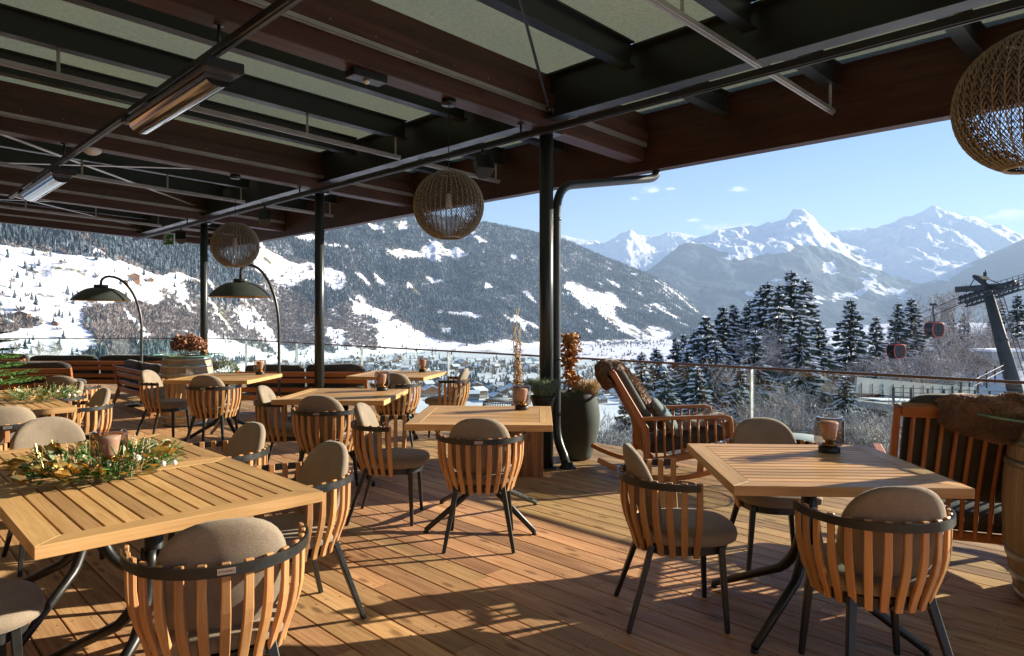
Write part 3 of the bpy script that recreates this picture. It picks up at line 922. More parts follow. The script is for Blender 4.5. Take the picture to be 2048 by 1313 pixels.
def make_chair():
    r = empty('dining_chair')
    # seat frame
    mb = MB(1)
    n = 40; V = []
    outl = []
    for i in range(n):
        x, y = superell(2 * PI * i / n, .203, .213, 2.5); outl.append((x, y + .012))
    for z, k in ((.352, 1), (.392, 1)):
        for (x, y) in outl: V.append((x, y, z))
    for z in (.352, .392):
        for (x, y) in outl: V.append((x * .86, y * .86, z))
    fs = []
    for i in range(n):
        j = (i + 1) % n
        fs += [(i, j, n + j, n + i), (n + i, n + j, 3 * n + j, 3 * n + i), (2 * n + j, 2 * n + i, 3 * n + i, 3 * n + j), (j, i, 2 * n + i, 2 * n + j)]
    mb.add(V, fs)
    mb.box((0, 0, .36), (.42, .05, .012)); mb.box((0, 0, .365), (.05, .42, .012))
    mb.build('seat_frame', M['dark'], r)
    for sx in (-1, 1):
        mb = MB(2); mb.beam((sx * .170, .165, .388), (sx * .205, .185, 0), .031, .031, up=(0, 1, 0), w1=.022, h1=.022)
        mb.build('leg', M['dark'], r, bevel=.003)
        mb = MB(3); mb.beam((sx * .145, -.150, .388), (sx * .216, -.272, 0), .035, .027, up=(0, 1, 0), w1=.023, h1=.021)
        mb.build('leg', M['dark'], r, bevel=.003)
    # arm ring: flat steel band
    mb = MB(4)
    V = []; n = 48; fs = []
    for i in range(n + 1):
        t = PI * i / n
        for (rr, z) in ((.0, .667), (.008, .667), (.008, .700), (.0, .700)):
            x, y = ring(t, rr); V.append((x, y, z))
    for i in range(n):
        for k in range(4):
            k2 = (k + 1) % 4
            fs.append((4 * i + k, 4 * i + 4 + k, 4 * i + 4 + k2, 4 * i + k2))
    fs += [(0, 1, 2, 3), (4 * n + 3, 4 * n + 2, 4 * n + 1, 4 * n)]
    mb.add(V, fs)
    mb.build('arm_band', M['dark'], r)
    mb = MB(5)
    for t in ring_arc(15):
        for z in (.683,):
            for dt in (-.022,):
                x, y = ring(t + dt, .0092); x0, y0 = ring(t + dt, 0); nx = Vector((x - x0, y - y0, 0)).normalized(); tx = Vector((-nx.y, nx.x, 0))
                mb.add([Vector((x, y, z)) + tx * (.0028 * math.cos(a * PI / 3)) + Vector((0, 0, .0028 * math.sin(a * PI / 3))) for a in range(6)], [(0, 1, 2, 3, 4, 5)])
    mb.build('screws', M['cap'], r)
    for k, t in enumerate(ring_arc(15)):
        mb = MB(100 + k)
        x, y = ring(t, -.010); x1, y1 = ring(t, -.02)
        nrm = Vector((x - x1, y - y1, 0)).normalized(); tang = Vector((-nrm.y, nrm.x, 0))
        prof = [(.7045, -.001), (.66, -.001), (.60, -.002), (.55, -.006), (.50, -.016), (.455, -.031), (.41, -.048), (.372, -.060), (.345, -.066)]
        pts = []
        for z, o_ in prof:
            pts.append(Vector((x, y, z)) + nrm * o_)
        rect = [(.028, .015)] * 3 + [(.031, .018)] * 4 + [(.029, .017)] * 2
        mb.sweep(pts, rect, tang)
        mb.build('slat', M['teak'], r, bevel=.003)
    # cushions
    def sh(p):
        k = p.y / .24
        p = Vector(p); p.x *= (1 - .05 * max(0, -k)); p.z *= (1.0 if k < .5 else 1.0)
        return p + Vector((0, .03, .428))
    V, fs = cushion_mesh(.475, .485, .092, 2.7, 3.4, 36, 12, sh)
    mb = MB(6); mb.add(V, fs, None, 0, True)
    mb.build('seat_cushion', M['cushion'], r)
    def sh2(p):
        u, vv, w = p.x, p.y, p.z                       # across, up, thickness
        k = (vv + .205) / .41
        wid = 1.0 - .10 * max(0, (.35 - k)) - .06 * max(0, k - .6)
        u *= wid
        bow = .9 * u * u                                # wraps forward round the sitter
        y = -.128 - .115 * k + bow + w
        z = .425 + .405 * k
        return Vector((u, y, z))
    V, fs = cushion_mesh(.40, .41, .082, 2.55, 3.0, 36, 12, sh2)
    mb = MB(7); mb.add(V, fs, None, 0, True)
    mb.build('back_cushion', M['cushion'], r)
    # maker's plate with its lettering
    mb = MB(8); x, y = ring(PI / 2, .008)
    mb.box((0, y - .001, .684), (.052, .003, .018)); pl = mb.build('plate', M['alu'], r)
    cu = bpy.data.curves.new('t', 'FONT'); cu.body = "ETHIMO"; cu.size = .0125; cu.align_x = 'CENTER'; cu.extrude = .0002
    to = bpy.data.objects.new('t', cu); col.objects.link(to)
    dg = bpy.context.evaluated_depsgraph_get()
    me = bpy.data.meshes.new_from_object(to.evaluated_get(dg)); bpy.data.objects.remove(to)
    me.materials.clear(); me.materials.append(M['cap'])
    for v_ in me.vertices:
        a, b, c_ = v_.co; v_.co = (a, y - .0029 - c_, .6795 + b)
    o = bpy.data.objects.new('lettering', me); col.objects.link(o); o.parent = pl
    return r
GC = 'teak slat dining chairs round the terrace tables'
chairs = [
 (-0.995, 2.345, 27, 'big dining chair in the front left, its back to us, pushed to the wreath table'),
 (1.45, 2.79, -1, 'front right dining chair with its curved slatted back to us'),
 (-0.205, 4.52, 0, 'dining chair in the centre with its back to us, before the square table'),
 (0.81, 3.38, -91, 'dining chair seen from its side at the left of the front right table'),
 (1.54, 4.06, 178, 'dining chair facing us behind the front right table'),
 (-0.875, 5.02, -92, 'dining chair turned right at the left side of the centre table'),
 (-1.545, 5.77, -2, 'dining chair with its back to us before the middle table'),
 (-2.06, 6.33, -88, 'dining chair turned right at the left end of the middle table'),
 (-1.345, 7.99, 3, 'dining chair behind the middle table, its back to us, before the rear railing table'),
 (-0.80, 8.53, 84, 'dining chair turned left at the railing, right of the rear table'),
 (-3.34, 7.73, 1, 'dining chair with its back to us in front of the barrel and rear left table'),
 (-4.12, 8.22, -90, 'dining chair turned right, tucked between the barrel and the rear left table'),
 (-1.06, 3.30, 133, 'dining chair right of the wreath table, nearer of the two on that side'),
 (-1.69, 3.93, 135, 'dining chair right of the wreath table, farther of the two on that side'),
 (-1.93, 2.36, -46, 'dining chair cut by the left edge, only its round seat showing'),
 (-2.74, 4.14, 224, 'dining chair facing us at the far end of the wreath table'),
 (-3.72, 5.02, 44, 'dining chair with its back to us at the left edge, before the fir table'),
 (-4.88, 7.62, 10, 'dining chair with a wide back behind the fir table'),
 (-4.42, 6.62, 134, 'dining chair right of the fir table, half hidden by the nearer one'),
 (-3.77, 5.95, 136, 'dining chair right of the fir table, nearer of the two on that side'),
]
c0 = make_chair()
def wr(c, x, y, a, lab):
    c.location = (x, y, 0); c.rotation_euler = (0, 0, math.radians(a)); tag(c, lab, 'chair', GC)
for i, (x, y, a, lab) in enumerate(chairs):
    c = c0 if i == 0 else copy_tree(c0)
    wr(c, x, y, a, lab)
    if i == 1:                                           # this one carries no maker's plate
        for q in list(c.children):
            if q.name.startswith('plate'):
                for g_ in list(q.children): bpy.data.objects.remove(g_)
                bpy.data.objects.remove(q)

# ------------------------------------------------------------------ square tables
def make_table(S=.94):
    r = empty('dining_table')
    mb = MB(2); w = .085; th = .042; z = .75 - th / 2; H = S / 2
    for k in range(4):                                    # mitred frame
        R = Matrix.Rotation(k * PI / 2, 3, 'Z')
        P = []
        for zz in (z - th / 2, z + th / 2):
            for (x, y) in ((-H, -H), (H, -H), (-H + w, -H + w), (H - w, -H + w)):
                P.append(R @ Vector((x, y, zz)))
        mb.hexa(P, 0, 0)
    n = 13; inner = S - 2 * w; g = .007; sw = (inner - g * (n + 1)) / n
    for i in range(n):
        y = -inner / 2 + g + sw / 2 + i * (sw + g)
        mb.box((0, y, .75 - .013), (inner - .001, sw, .024))
    mb.box((0, 0, .705), (.05, inner, .02)); mb.box((-.3, 0, .707), (.04, inner, .016)); mb.box((.3, 0, .707), (.04, inner, .016))
    mb.build('tabletop', M['table'], r, bevel=.0018)
    mb = MB(3)
    mb.tube([(0, 0, .30), (0, 0, .70)], .034, 20); mb.box((0, 0, .69), (.40, .40, .012))
    for k in range(4):
        a = PI / 4 + k * PI / 2; d = Vector((math.cos(a), math.sin(a), 0)); 
        A = d * .026 + Vector((0, 0, .52)); B = d * .028 + Vector((0, 0, .30)); C = d * .14 + Vector((0, 0, .205)); D = d * .50 + Vector((0, 0, .02))
        pts = [A] + bez(A, B, C, 8)[1:] + [D]
        rs = [.024] * 8 + [.022, .017]
        mb.tube(pts, rs[:len(pts)], 12)
        mb.tube([D - Vector((0, 0, .02)), D - Vector((0, 0, .005))], .016, 10)
    mb.build('pedestal', M['dark'], r)
    mb = MB(4); mb.box((.07, -H - .0004, .739), (.07, .0016, .004)); mb.build('plate', M['alu'], r)
    return r
t0 = make_table()
GT = 'slatted teak dining tables'
s1 = math.degrees(ANG_U)
def tabpos(P4):
    return (sum(p[0] for p in P4) / 4, sum(p[1] for p in P4) / 4)
ca = Vector((-0.7605, 2.784, 0)) + W(.487, -.487)
tables = [
 (ca.x, ca.y, s1 + 180, 'large looking front left teak table with slats running away, nearer half under the wreath'),
 (ca.x + UX * .978, ca.y + UY * .978, s1 + 180, 'teak table joined behind the front left one, under the far half of the wreath'),
 (1.435, 3.335, -3, 'front right square teak table with a lantern near its far edge'),
 (-0.20, 5.00, -2.5, 'centre square teak table beside the oak block and the thick column'),
 (-1.535, 6.33, -3.5, 'middle teak table with lantern, between the second column and the centre table'),
 (-3.40, 8.20, -4, 'rear left teak table with lantern in front of the barrel'),
 (-1.42, 8.65, -11, 'rear teak table with lantern nearest the glass railing'),
]
ct = Vector((-3.42, 5.427, 0)) + W(.487, -.487)
tables += [(ct.x, ct.y, s1 + 180, 'left edge teak table with slats running away, nearer half of the fir table'),
           (ct.x + UX * .978, ct.y + UY * .978, s1 + 180, 'left edge teak table carrying the small fir and wreath')]
for i, (x, y, a, lab) in enumerate(tables):
    t = t0 if i == 0 else copy_tree(t0)
    t.location = (x, y, 0); t.rotation_euler = (0, 0, math.radians(a)); tag(t, lab, 'table', GT)
    if abs(a) > 90: t.scale = (1.035, 1.035, 1)

# ------------------------------------------------------------------ lanterns
def make_lantern():
    r = empty('table_lantern')
    mb = MB(1); mb.lathe([(0, 0), (.052, 0), (.053, .003), (.053, .026), (.050, .030), (0, .030)], 36); mb.build('base', M['cap'], r)
    mb = MB(2); mb.lathe([(.0, .046), (.036, .046), (.036, .030)][::-1], 28); mb.lathe([(.02, .046), (.022, .062), (.030, .064), (.030, .070), (0, .070)], 28)
    mb.build('brass_collar', M['brass'], r)
    mb = MB(3); mb.lathe([(.030, .070), (.034, .078), (.0365, .10), (.043, .142), (.044, .152), (.040, .158), (.0, .160)], 28); mb.build('inner_shade', M['shade'], r)
    mb = MB(4)
    o_ = [(.040, .032), (.060, .036), (.070, .046), (.0735, .060), (.0735, .160), (.071, .174), (.063, .182), (.050, .184), (.048, .181), (.060, .178), (.068, .171), (.0700, .158), (.0700, .062), (.066, .050), (.058, .040), (.040, .036)]
    mb.lathe(o_, 40, capends=False); mb.build('smoked_globe', M['smoke_glass'], r)
    return r
l0 = make_lantern(); GL = 'smoked glass table lanterns'
lans = [(1.655, 3.60, .75, 'smoked glass lantern on the front right table'),
        (0.075, 5.27, .75, 'smoked glass lantern on the centre table'),
        (-1.25, 6.64, .75, 'smoked glass lantern on the middle table'),
        (-1.15, 8.90, .75, 'smoked glass lantern on the rear table at the railing'),
        (-3.11, 8.52, .75, 'smoked glass lantern on the rear left table'),
        (-1.845, 3.16, .75, 'smoked glass lantern standing inside the gold and green wreath')]
for i, (x, y, z, lab) in enumerate(lans):
    t = l0 if i == 0 else copy_tree(l0)
    t.location = (x, y, z); t.rotation_euler = (0, 0, i * 1.3); tag(t, lab, 'lantern', GL)
    if i == 5: t.scale = (1.05, 1.05, 1.0)

# ------------------------------------------------------------------ foliage helpers
def leaf(mb, p, d, up, L, w, mat=0, fold=.15, rv=None):
    """pointed oval leaf"""
    d = Vector(d).normalized(); s_ = d.cross(Vector(up)).normalized(); n = s_.cross(d)
    P = [p, p + d * L * .35 + s_ * w / 2 + n * w * fold, p + d * L * .75 + s_ * w * .36 + n * w * fold, p + d * L, p + d * L * .75 - s_ * w * .36 + n * w * fold, p + d * L * .35 - s_ * w / 2 + n * w * fold, p + d * L * .5]
    mb.add(P, [(0, 1, 6), (1, 2, 6), (2, 3, 6), (3, 4, 6), (4, 5, 6), (5, 0, 6)], None, mat, False, rv)
def rdir(rng, zmin=-1, zmax=1):
    z = rng.uniform(zmin, zmax); a = rng.uniform(0, 2 * PI); q = math.sqrt(max(0, 1 - z * z))
    return Vector((q * math.cos(a), q * math.sin(a), z))
def needle_spray(mb, p, d, L, rng, nl=.03, n=40, r=.0015, mat=0, stem=True):
    """a fir twig: stem with many flat needles"""
    d = Vector(d).normalized(); a = Vector((0, 0, 1)) if abs(d.z) < .9 else Vector((1, 0, 0))
    s_ = d.cross(a).normalized(); n_ = s_.cross(d)
    if stem: mb.beam(p, p + d * L, .004, .004, mat=mat)
    for i in range(n):
        t = (i + rng.random()) / n; q = p + d * L * t
        an = rng.choice((0, PI)) + rng.uniform(-.8, .8)
        o_ = (s_ * math.cos(an) + n_ * math.sin(an) + d * .75).normalized()
        w = d.cross(o_).normalized() * r
        e = q + o_ * nl * rng.uniform(.8, 1.1) * (1 - .4 * t)
        mb.add([q - w, q + w, e], [(0, 1, 2)], None, mat)

# wreath on the front left table
def wreath(x, y, z, R, seed, label, full=True):
    rng = random.Random(seed)
    r = empty('table_wreath', (x, y, z), 0, label, 'wreath')
    g = MB(1); lv = MB(2); go = MB(3); be = MB(4)
    def P(a, rr, h): return Vector((rr * math.cos(a), rr * math.sin(a), h))
    n = 300 if full else 120
    for i in range(n):
        a = rng.uniform(0, 2 * PI); rr = R * rng.uniform(.5, 1.0); p = P(a, rr, rng.uniform(.01, .06))
        d = Vector((math.cos(a + rng.uniform(-1.4, 1.4)), math.sin(a + rng.uniform(-1.4, 1.4)), rng.uniform(-.05, .75)))
        needle_spray(g, p, d, rng.uniform(.06, .12), rng, .022, 34, .0013)
    for i in range(80 if full else 40):
        a = rng.uniform(0, 2 * PI); rr = R * rng.uniform(.55, 1.1); p = P(a, rr, rng.uniform(.03, .09))
        d = Vector((math.cos(a + rng.uniform(-1.2, 1.2)), math.sin(a + rng.uniform(-1.2, 1.2)), rng.uniform(-.1, .9)))
        leaf(lv, p, d, rdir(rng, .3, 1), rng.uniform(.035, .065), rng.uniform(.022, .04), 0, .12, rng.random())
    for i in range(90 if full else 14):
        a = rng.choice((rng.gauss(PI * .97, .5), rng.gauss(-PI * .5, .6), rng.uniform(0, 6.28))); rr = R * rng.uniform(.7, 1.25); p = P(a, rr, rng.uniform(.02, .10))
        d = Vector((math.cos(a + rng.uniform(-1.0, 1.0)), math.sin(a + rng.uniform(-1.0, 1.0)), rng.uniform(-.15, .6)))
        leaf(go, p, d, rdir(rng, .2, 1), rng.uniform(.05, .085), rng.uniform(.03, .05), 0, .18)
    for i in range(150 if full else 60):
        a = rng.uniform(0, 2 * PI); rr = R * rng.uniform(.6, 1.1); p = P(a, rr, rng.uniform(.05, .115)); s_ = rng.uniform(.004, .008)
        be.add([p + Vector(q) * s_ for q in ((1, 0, 0), (-1, 0, 0), (0, 1, 0), (0, -1, 0), (0, 0, 1), (0, 0, -1))],
               [(0, 2, 4), (2, 1, 4), (1, 3, 4), (3, 0, 4), (2, 0, 5), (1, 2, 5), (3, 1, 5), (0, 3, 5)], None, 0)
        q = P(a, rr * .9, .02); be.beam(q, p, .0016, .0016)
    for i in range(60):
        a = rng.uniform(0, 2 * PI); rr = R * rng.uniform(.7, 1.05); p = P(a, rr, .04)
        d = Vector((math.cos(a) * .6 + rng.uniform(-.5, .5), math.sin(a) * .6 + rng.uniform(-.5, .5), rng.uniform(.4, 1.2))).normalized()
        go.beam(p, p + d * rng.uniform(.06, .11), .0018, .0018)
    g.build('fir_twigs', M['needle_bright'], r); lv.build('eucalyptus_leaves', M['euca'], r)
    go.build('gold_leaves', M['gold'], r); be.build('dried_berries', M['heather'], r)
    bb = MB(5)
    for (a, rr, h, s_) in ((-.45, .85, .08, .017), (-.15, 1.1, .045, .014), (.0, 1.2, .04, .013)):
        c_ = P(a, R * rr, h); bb.lathe([(0, -s_), (s_ * .7, -s_ * .7), (s_, 0), (s_ * .7, s_ * .7), (0, s_)], 14, c_)
    bb.build('small_baubles', [M['white']], r)
    return r
wreath(-1.85, 3.13, .752, .265, 4, 'christmas wreath of fir, eucalyptus and gold leaves on the front left table')
w2 = wreath(-3.98, 5.86, .752, .22, 9, 'wreath with pale baubles round the small fir at the left edge', False)

# small fir at the left edge, standing on the rear half of the left table
def small_fir(x, y, z):
    rng = random.Random(3)
    r = empty('small_fir', (x, y, z), 0, 'small decorated fir standing on the table at the left edge', 'fir tree')
    t = MB(1); t.tube([(0, 0, .0), (0, 0, .78)], [.016, .006], 8); t.build('trunk', M['bark'], r)
    g = MB(2)
    for k in range(9):
        zz = .10 + k * .075; L = .42 * (1 - k / 11)
        for j in range(11):
            a = j * PI / 5.5 + k * .5 + rng.uniform(-.2, .2)
            d = Vector((math.cos(a), math.sin(a), .12)).normalized(); p = Vector((0, 0, zz))
            l = L * rng.uniform(.75, 1.08)
            needle_spray(g, p, d, l, rng, .026, int(420 * l), .0018)
            for q in range(5):
                b = p + d * l * (.3 + .15 * q); sgn = 1 if q % 2 else -1
                d2 = Vector((math.cos(a + sgn * .7), math.sin(a + sgn * .7), .08))
                needle_spray(g, b, d2, l * .42 * (1 - .12 * q), rng, .024, int(190 * l), .0018)
    g.build('branches', M['needle_bright'], r)
    m_ = MB(3); m_.lathe([(.07, 0), (.085, .0), (.10, .09), (.09, .09), (.0, .08)], 20); m_.build('pot', M['pot'], r)
small_fir(-4.60, 6.02, .752)

# ------------------------------------------------------------------ rocking chairs
def rocker(x, y, a, label, seed):
    r = empty('rocking_chair', (x, y, 0), math.radians(a), label, 'rocking chair', 'teak rocking chairs with fur throws')
    W2 = .36     # half width
    TB, BB = Vector((0, -.49, .965)), Vector((0, -.20, .46))      # back post top and foot of its slope
    for sx in (-1, 1):
        S = Vector((sx * W2, 0, 0))
        mb = MB(2)      # side frame: back post, arm, front post, seat rail
        mb.sweep([S + TB, S + BB, S + Vector((0, -.185, .36)), S + Vector((0, -.19, .16))], [(.035, .05), (.04, .065), (.04, .06), (.036, .05)], (1, 0, 0))
        mb.sweep([S + Vector((0, -.235, .548)), S + Vector((0, .10, .560)), S + Vector((0, .50, .575)), S + Vector((0, .545, .560)), S + Vector((0, .552, .52)), S + Vector((0, .565, .34))],
                 [(.055, .032)] * 3 + [(.05, .038)] * 2 + [(.036, .042)], (1, 0, 0))
        mb.build('side_frame', M['teak_sofa'], r, bevel=.006)
        mb = MB(3)
        mb.sweep([S + Vector((0, .575, .345)), S + Vector((0, .25, .235)), S + Vector((0, -.10, .175)), S + Vector((0, -.20, .17))], (.038, .06), (1, 0, 0))
        mb.build('seat_rail', M['teak_sofa'], r, bevel=.005)
        for k in range(9):
            t = k / 8; y0 = -.10 + t * .60; z0 = .19 + (.33 - .19) * (t ** 1.2)
            mb = MB(4 + k); mb.tube([S + Vector((0, y0 - .012, .552)), S + Vector((0, y0, z0))], .0105, 8)
            mb.build('spindle', M['teak_sofa'], r)
        mb = MB(5)
        pts = []
        for i in range(15):
            yy = -.62 + 1.22 * i / 14
            pts.append(S + Vector((0, yy, .022 + .17 * ((yy + .02) / .62) ** 2 * (1.0 if yy < 0 else .85))))
        mb.sweep(pts, (.036, .044), (1, 0, 0)); mb.build('rocker_runner', M['teak_sofa'], r, bevel=.005)
        mb = MB(6); mb.beam(S + Vector((0, .30, .26)), S + Vector((0, .28, .06)), .034, .05, up=(0, 1, 0)); mb.beam(S + Vector((0, -.19, .20)), S + Vector((0, -.20, .05)), .034, .05, up=(0, 1, 0))
        mb.build('runner_post', M['teak_sofa'], r)
    mb = MB(7); mb.beam(Vector((-W2 + .02, -.484, .945)), Vector((W2 - .02, -.484, .945)), .05, .07, up=(0, -.45, .9)); mb.build('top_rail', M['teak_sofa'], r, bevel=.006)
    mb = MB(8); mb.beam(Vector((-W2, -.14, .19)), Vector((W2, -.14, .19)), .035, .05); mb.build('rear_rail', M['teak_sofa'], r, bevel=.004)
    mb = MB(8); mb.beam(Vector((-W2, .56, .335)), Vector((W2, .56, .335)), .035, .06); mb.build('front_rail', M['teak_sofa'], r, bevel=.004)
    for k in range(9):
        xx = -.28 + .07 * k
        mb = MB(20 + k); mb.tube([(xx, -.492, .935), (xx, -.235, .47), (xx, -.160, .19)], .0125, 8); mb.build('back_spindle', M['teak_sofa'], r)
    def shs(p):
        k = p.y / .56
        return Vector((p.x, .20 + p.y, .335 + .115 * k + p.z))
    V, fs = cushion_mesh(.66, .70, .13, 7, 4.5, 40, 12, shs)
    mb = MB(9); mb.add(V, fs, None, 0, True); mb.build('seat_cushion', M['charcoal'], r)
    d = (TB - BB).normalized()
    nrm = Vector((0, d.z, -d.y))
    def shb(p):
        q = BB + Vector((0, 0, -.09)) + d * (p.y + .34) + nrm * (.100 + p.z)
        return Vector((p.x, q.y, q.z))
    V, fs = cushion_mesh(.64, .72, .12, 6, 4.0, 40, 12, shb)
    mb = MB(10); mb.add(V, fs, None, 0, True); mb.build('back_cushion', M['charcoal'], r)
    # a fur throw: thick draped sheet with real tufts
    def sheet(path, w, thick, seed2, name, wfun=None, length=.035):
        rng = random.Random(seed2)
        o_ = empty(name) if False else None
        nU, nV = len(path), 18
        pts = [Vector(p) for p in path]; mbf = MB(seed2)
        top = []; bot = []
        for i, p in enumerate(pts):
            t = (pts[min(i + 1, nU - 1)] - pts[max(i - 1, 0)]).normalized(); nn = Vector((0, -t.z, t.y))
            if nn.length < .1: nn = Vector((0, 0, 1))
            nn.normalize()
            ww = w * (wfun(i / (nU - 1)) if wfun else 1)
            for j in range(nV + 1):
                s_ = -1 + 2 * j / nV
                wob = mnoise.noise(Vector((s_ * 3 + seed2, i * .45, 0))) * .018
                edge = (1 - abs(s_) ** 6)
                xx = s_ * ww / 2 + mnoise.noise(Vector((j * .1, i * .5, seed2))) * .02
                q = Vector((xx + p.x, p.y, p.z))
                top.append(q + nn * (wob + thick * edge)); bot.append(q + nn * (wob - .006))
        nn_ = (nV + 1); V = top + bot; B = len(top); fs = []
        for i in range(nU - 1):
            for j in range(nV):
                a = i * nn_ + j
                fs.append((a, a + 1, a + nn_ + 1, a + nn_)); fs.append((B + a, B + a + nn_, B + a + nn_ + 1, B + a + 1))
        for i in range(nU - 1):
            for j in (0, nV):
                a = i * nn_ + j; fs.append((a, a + nn_, B + a + nn_, B + a))
        for j in range(nV):
            for i in (0, nU - 1):
                a = i * nn_ + j; fs.append((a, B + a, B + a + 1, a + 1))
        mbf.add(V, fs, None, 0, True)
        for k in range(30000):
            i = rng.randrange(nU - 1); j = rng.randrange(nV); fu, fv = rng.random(), rng.random()
            a = i * nn_ + j
            p = top[a] * (1 - fu) * (1 - fv) + top[a + nn_] * fu * (1 - fv) + top[a + 1] * (1 - fu) * fv + top[a + nn_ + 1] * fu * fv
            dn = (top[a + nn_] - top[a]).cross(top[a + 1] - top[a])
            if dn.length < 1e-9: continue
            dn.normalize()
            c_ = (bot[a] - top[a])
            if dn.dot(c_) > 0: dn = -dn
            cl = Vector((mnoise.noise(p * 8), mnoise.noise(p * 8 + Vector((9, 0, 0))), mnoise.noise(p * 8 + Vector((0, 9, 0)))))
            dd = (dn * .55 + Vector((0, 0, -.75)) + cl * .9 + rdir(rng) * .22).normalized()
            sd = dd.cross(rdir(rng)).normalized() * .0028
            e = p + dd * length * rng.uniform(.6, 1.2)
            mbf.add([p - sd, p + sd, e], [(0, 1, 2)], None, 0)
        return mbf
    return r, sheet
r1, sh1 = rocker(1.40, 6.50, -92, 'teak rocking chair seen from its side, facing right beside the tall clay pot', 1)
r2, sh2_ = rocker(2.64, 4.12, -22, 'teak rocking chair seen from behind at the right edge, fur thrown over its back', 2)
def arcpath(P, n=5):
    out = []
    for i in range(len(P) - 1):
        p0 = Vector(P[max(i - 1, 0)]); p1 = Vector(P[i]); p2 = Vector(P[i + 1]); p3 = Vector(P[min(i + 2, len(P) - 1)])
        for k in range(n):
            t = k / n
            out.append(0.5 * ((2 * p1) + (-p0 + p2) * t + (2 * p0 - 5 * p1 + 4 * p2 - p3) * t * t + (-p0 + 3 * p1 - 3 * p2 + p3) * t ** 3))
    out.append(Vector(P[-1])); return out
def throw(root, sheet, P, w, th, seed, label, wfun=None, L=.03):
    mbf = sheet(arcpath(P), w, th, seed, 'fur_throw', wfun, L)
    o = mbf.build('fur_throw', M['fur']); o.location = root.location.copy(); o.rotation_euler = root.rotation_euler.copy()
    tag(o, label, 'fur throw', 'brown fur throws on the rocking chairs')
throw(r1, sh1, [(0, -.475, .83), (0, -.51, .885), (0, -.535, .945), (0, -.50, .985), (0, -.42, .975), (0, -.345, .90), (0, -.25, .80), (0, -.15, .63), (0, -.06, .535)], .60, .065, 11,
      'brown fur throw over the back of the rocking chair by the clay pot', lambda t: 1.0 if t < .5 else 1.0 - (t - .5) * .7, .018)
throw(r1, sh1, [(0, -.02, .40), (0, .15, .445), (0, .35, .48), (0, .53, .515), (0, .60, .48), (0, .635, .38), (0, .64, .30)], .56, .04, 12,
      'brown fur laid over the seat of the rocking chair by the clay pot', None, .018)
throw(r2, sh2_, [(.13, -.515, .835), (.13, -.525, .86), (.13, -.535, .89), (.13, -.545, .95), (.13, -.50, 1.00), (.13, -.40, .97), (.13, -.33, .88), (.13, -.27, .76)], .60, .045, 13,
      'dark brown fur draped over the back of the right edge rocking chair', lambda t: min(1.0, .30 + 1.9 * t ** .8), .024)
# striped scatter pillow on the first rocking chair
def pillow(x, y, z, rot, s_, label, mat, group=None, nm='scatter_pillow'):
    V, fs = cushion_mesh(.42 * s_, .42 * s_, .13 * s_, 5, 2.2, 32, 10)
    mb = MB(3); mb.add(V, fs, None, 0, True); o = mb.build(nm, mat); o.location = (x, y, z); o.rotation_euler = rot
    tag(o, label, 'pillow', group); return o
pillow(1.42, 6.40, .53, (math.radians(8), math.radians(52), 0), .95, 'grey blue scatter pillow leaning in the rocking chair by the clay pot', plain('slate_pillow', (.17, .20, .20), .9, 0, .2, .15, 30))

# ------------------------------------------------------------------ barrels with glass tops
def barrel(x, y, label, gr, glabel, h=.93):
    r = empty('wine_barrel', (x, y, 0), .3, label, 'barrel', 'wooden wine barrels used as bar tables')
    prof = []
    n = 18
    def rad(z): return .285 + .065 * (1 - ((z - h / 2) / (h / 2)) ** 2)
    for k in range(28):                                   # staves
        mb = MB(k); a0 = 2 * PI * k / 28 + .004; a1 = 2 * PI * (k + 1) / 28 - .004; V = []; fs = []; uvs = []
        for i in range(n + 1):
            z = h * i / n; rr = rad(z)
            for (q, a) in ((rr, a0), (rr + .0015, (a0 + a1) / 2), (rr, a1), (rr - .02, a1), (rr - .02, a0)):
                V.append((q * math.cos(a), q * math.sin(a), z))
        for i in range(n):
            for j in range(5):
                j2 = (j + 1) % 5
                fs.append((5 * i + j, 5 * i + j2, 5 * i + 5 + j2, 5 * i + 5 + j)); uvs.append([(h * i / n, j * .03), (h * i / n, j * .03 + .03), (h * (i + 1) / n, j * .03 + .03), (h * (i + 1) / n, j * .03)])
        fs.append((5 * n, 5 * n + 1, 5 * n + 2, 5 * n + 3, 5 * n + 4)); uvs.append([(0, 0)] * 5)
        if k == 0: tot = MB(77)
        tot.add(V, fs, uvs, 0, False)
    tot.lathe([(.0, h - .03), (.27, h - .03)], 28, capends=False, smooth=False)
    tot.build('staves', M['barrel'], r)
    for z, w in ((.03, .045), (.125, .04), (.235, .035), (h - .235, .035), (h - .125, .04), (h - .03, .045)):
        mb = MB(3); r0 = rad(z - w / 2) + .003; r1_ = rad(z + w / 2) + .003
        mb.lathe([(r0, z - w / 2), (r0 + .003, z - w / 2), (r1_ + .003, z + w / 2), (r1_, z + w / 2)], 48, capends=False)
        for k in range(3):
            mb.lathe([(0, 0), (.006, 0)], 6, (0, 0, 0), capends=False) if False else None
            a = -1.2 + k * .10; p = Vector(((r0 + .006) * math.cos(a), (r0 + .006) * math.sin(a), z)); mb.box(p, (.012, .012, .012))
        mb.build('hoop', M['steel'], r)
    g = empty('glass_tabletop', (x, y, h + .006), 0, glabel, 'glass top')
    mb = MB(4); mb.lathe([(0, 0), (gr, 0)], 64, capends=False, smooth=False); mb.lathe([(0, .010), (gr, .010)], 64, capends=False, smooth=False)
    mb.build('glass_disc', M['table_glass'], g)
    mb = MB(5); mb.lathe([(gr, -.0005), (gr + .001, .001), (gr + .001, .009), (gr, .0105)], 64, capends=False); mb.build('glass_rim', M['edge_glass'], g)
barrel(-4.44, 9.42, 'weathered wine barrel carrying dried hydrangeas, left of the farthest column', .475, 'round glass top on the barrel with the hydrangeas')
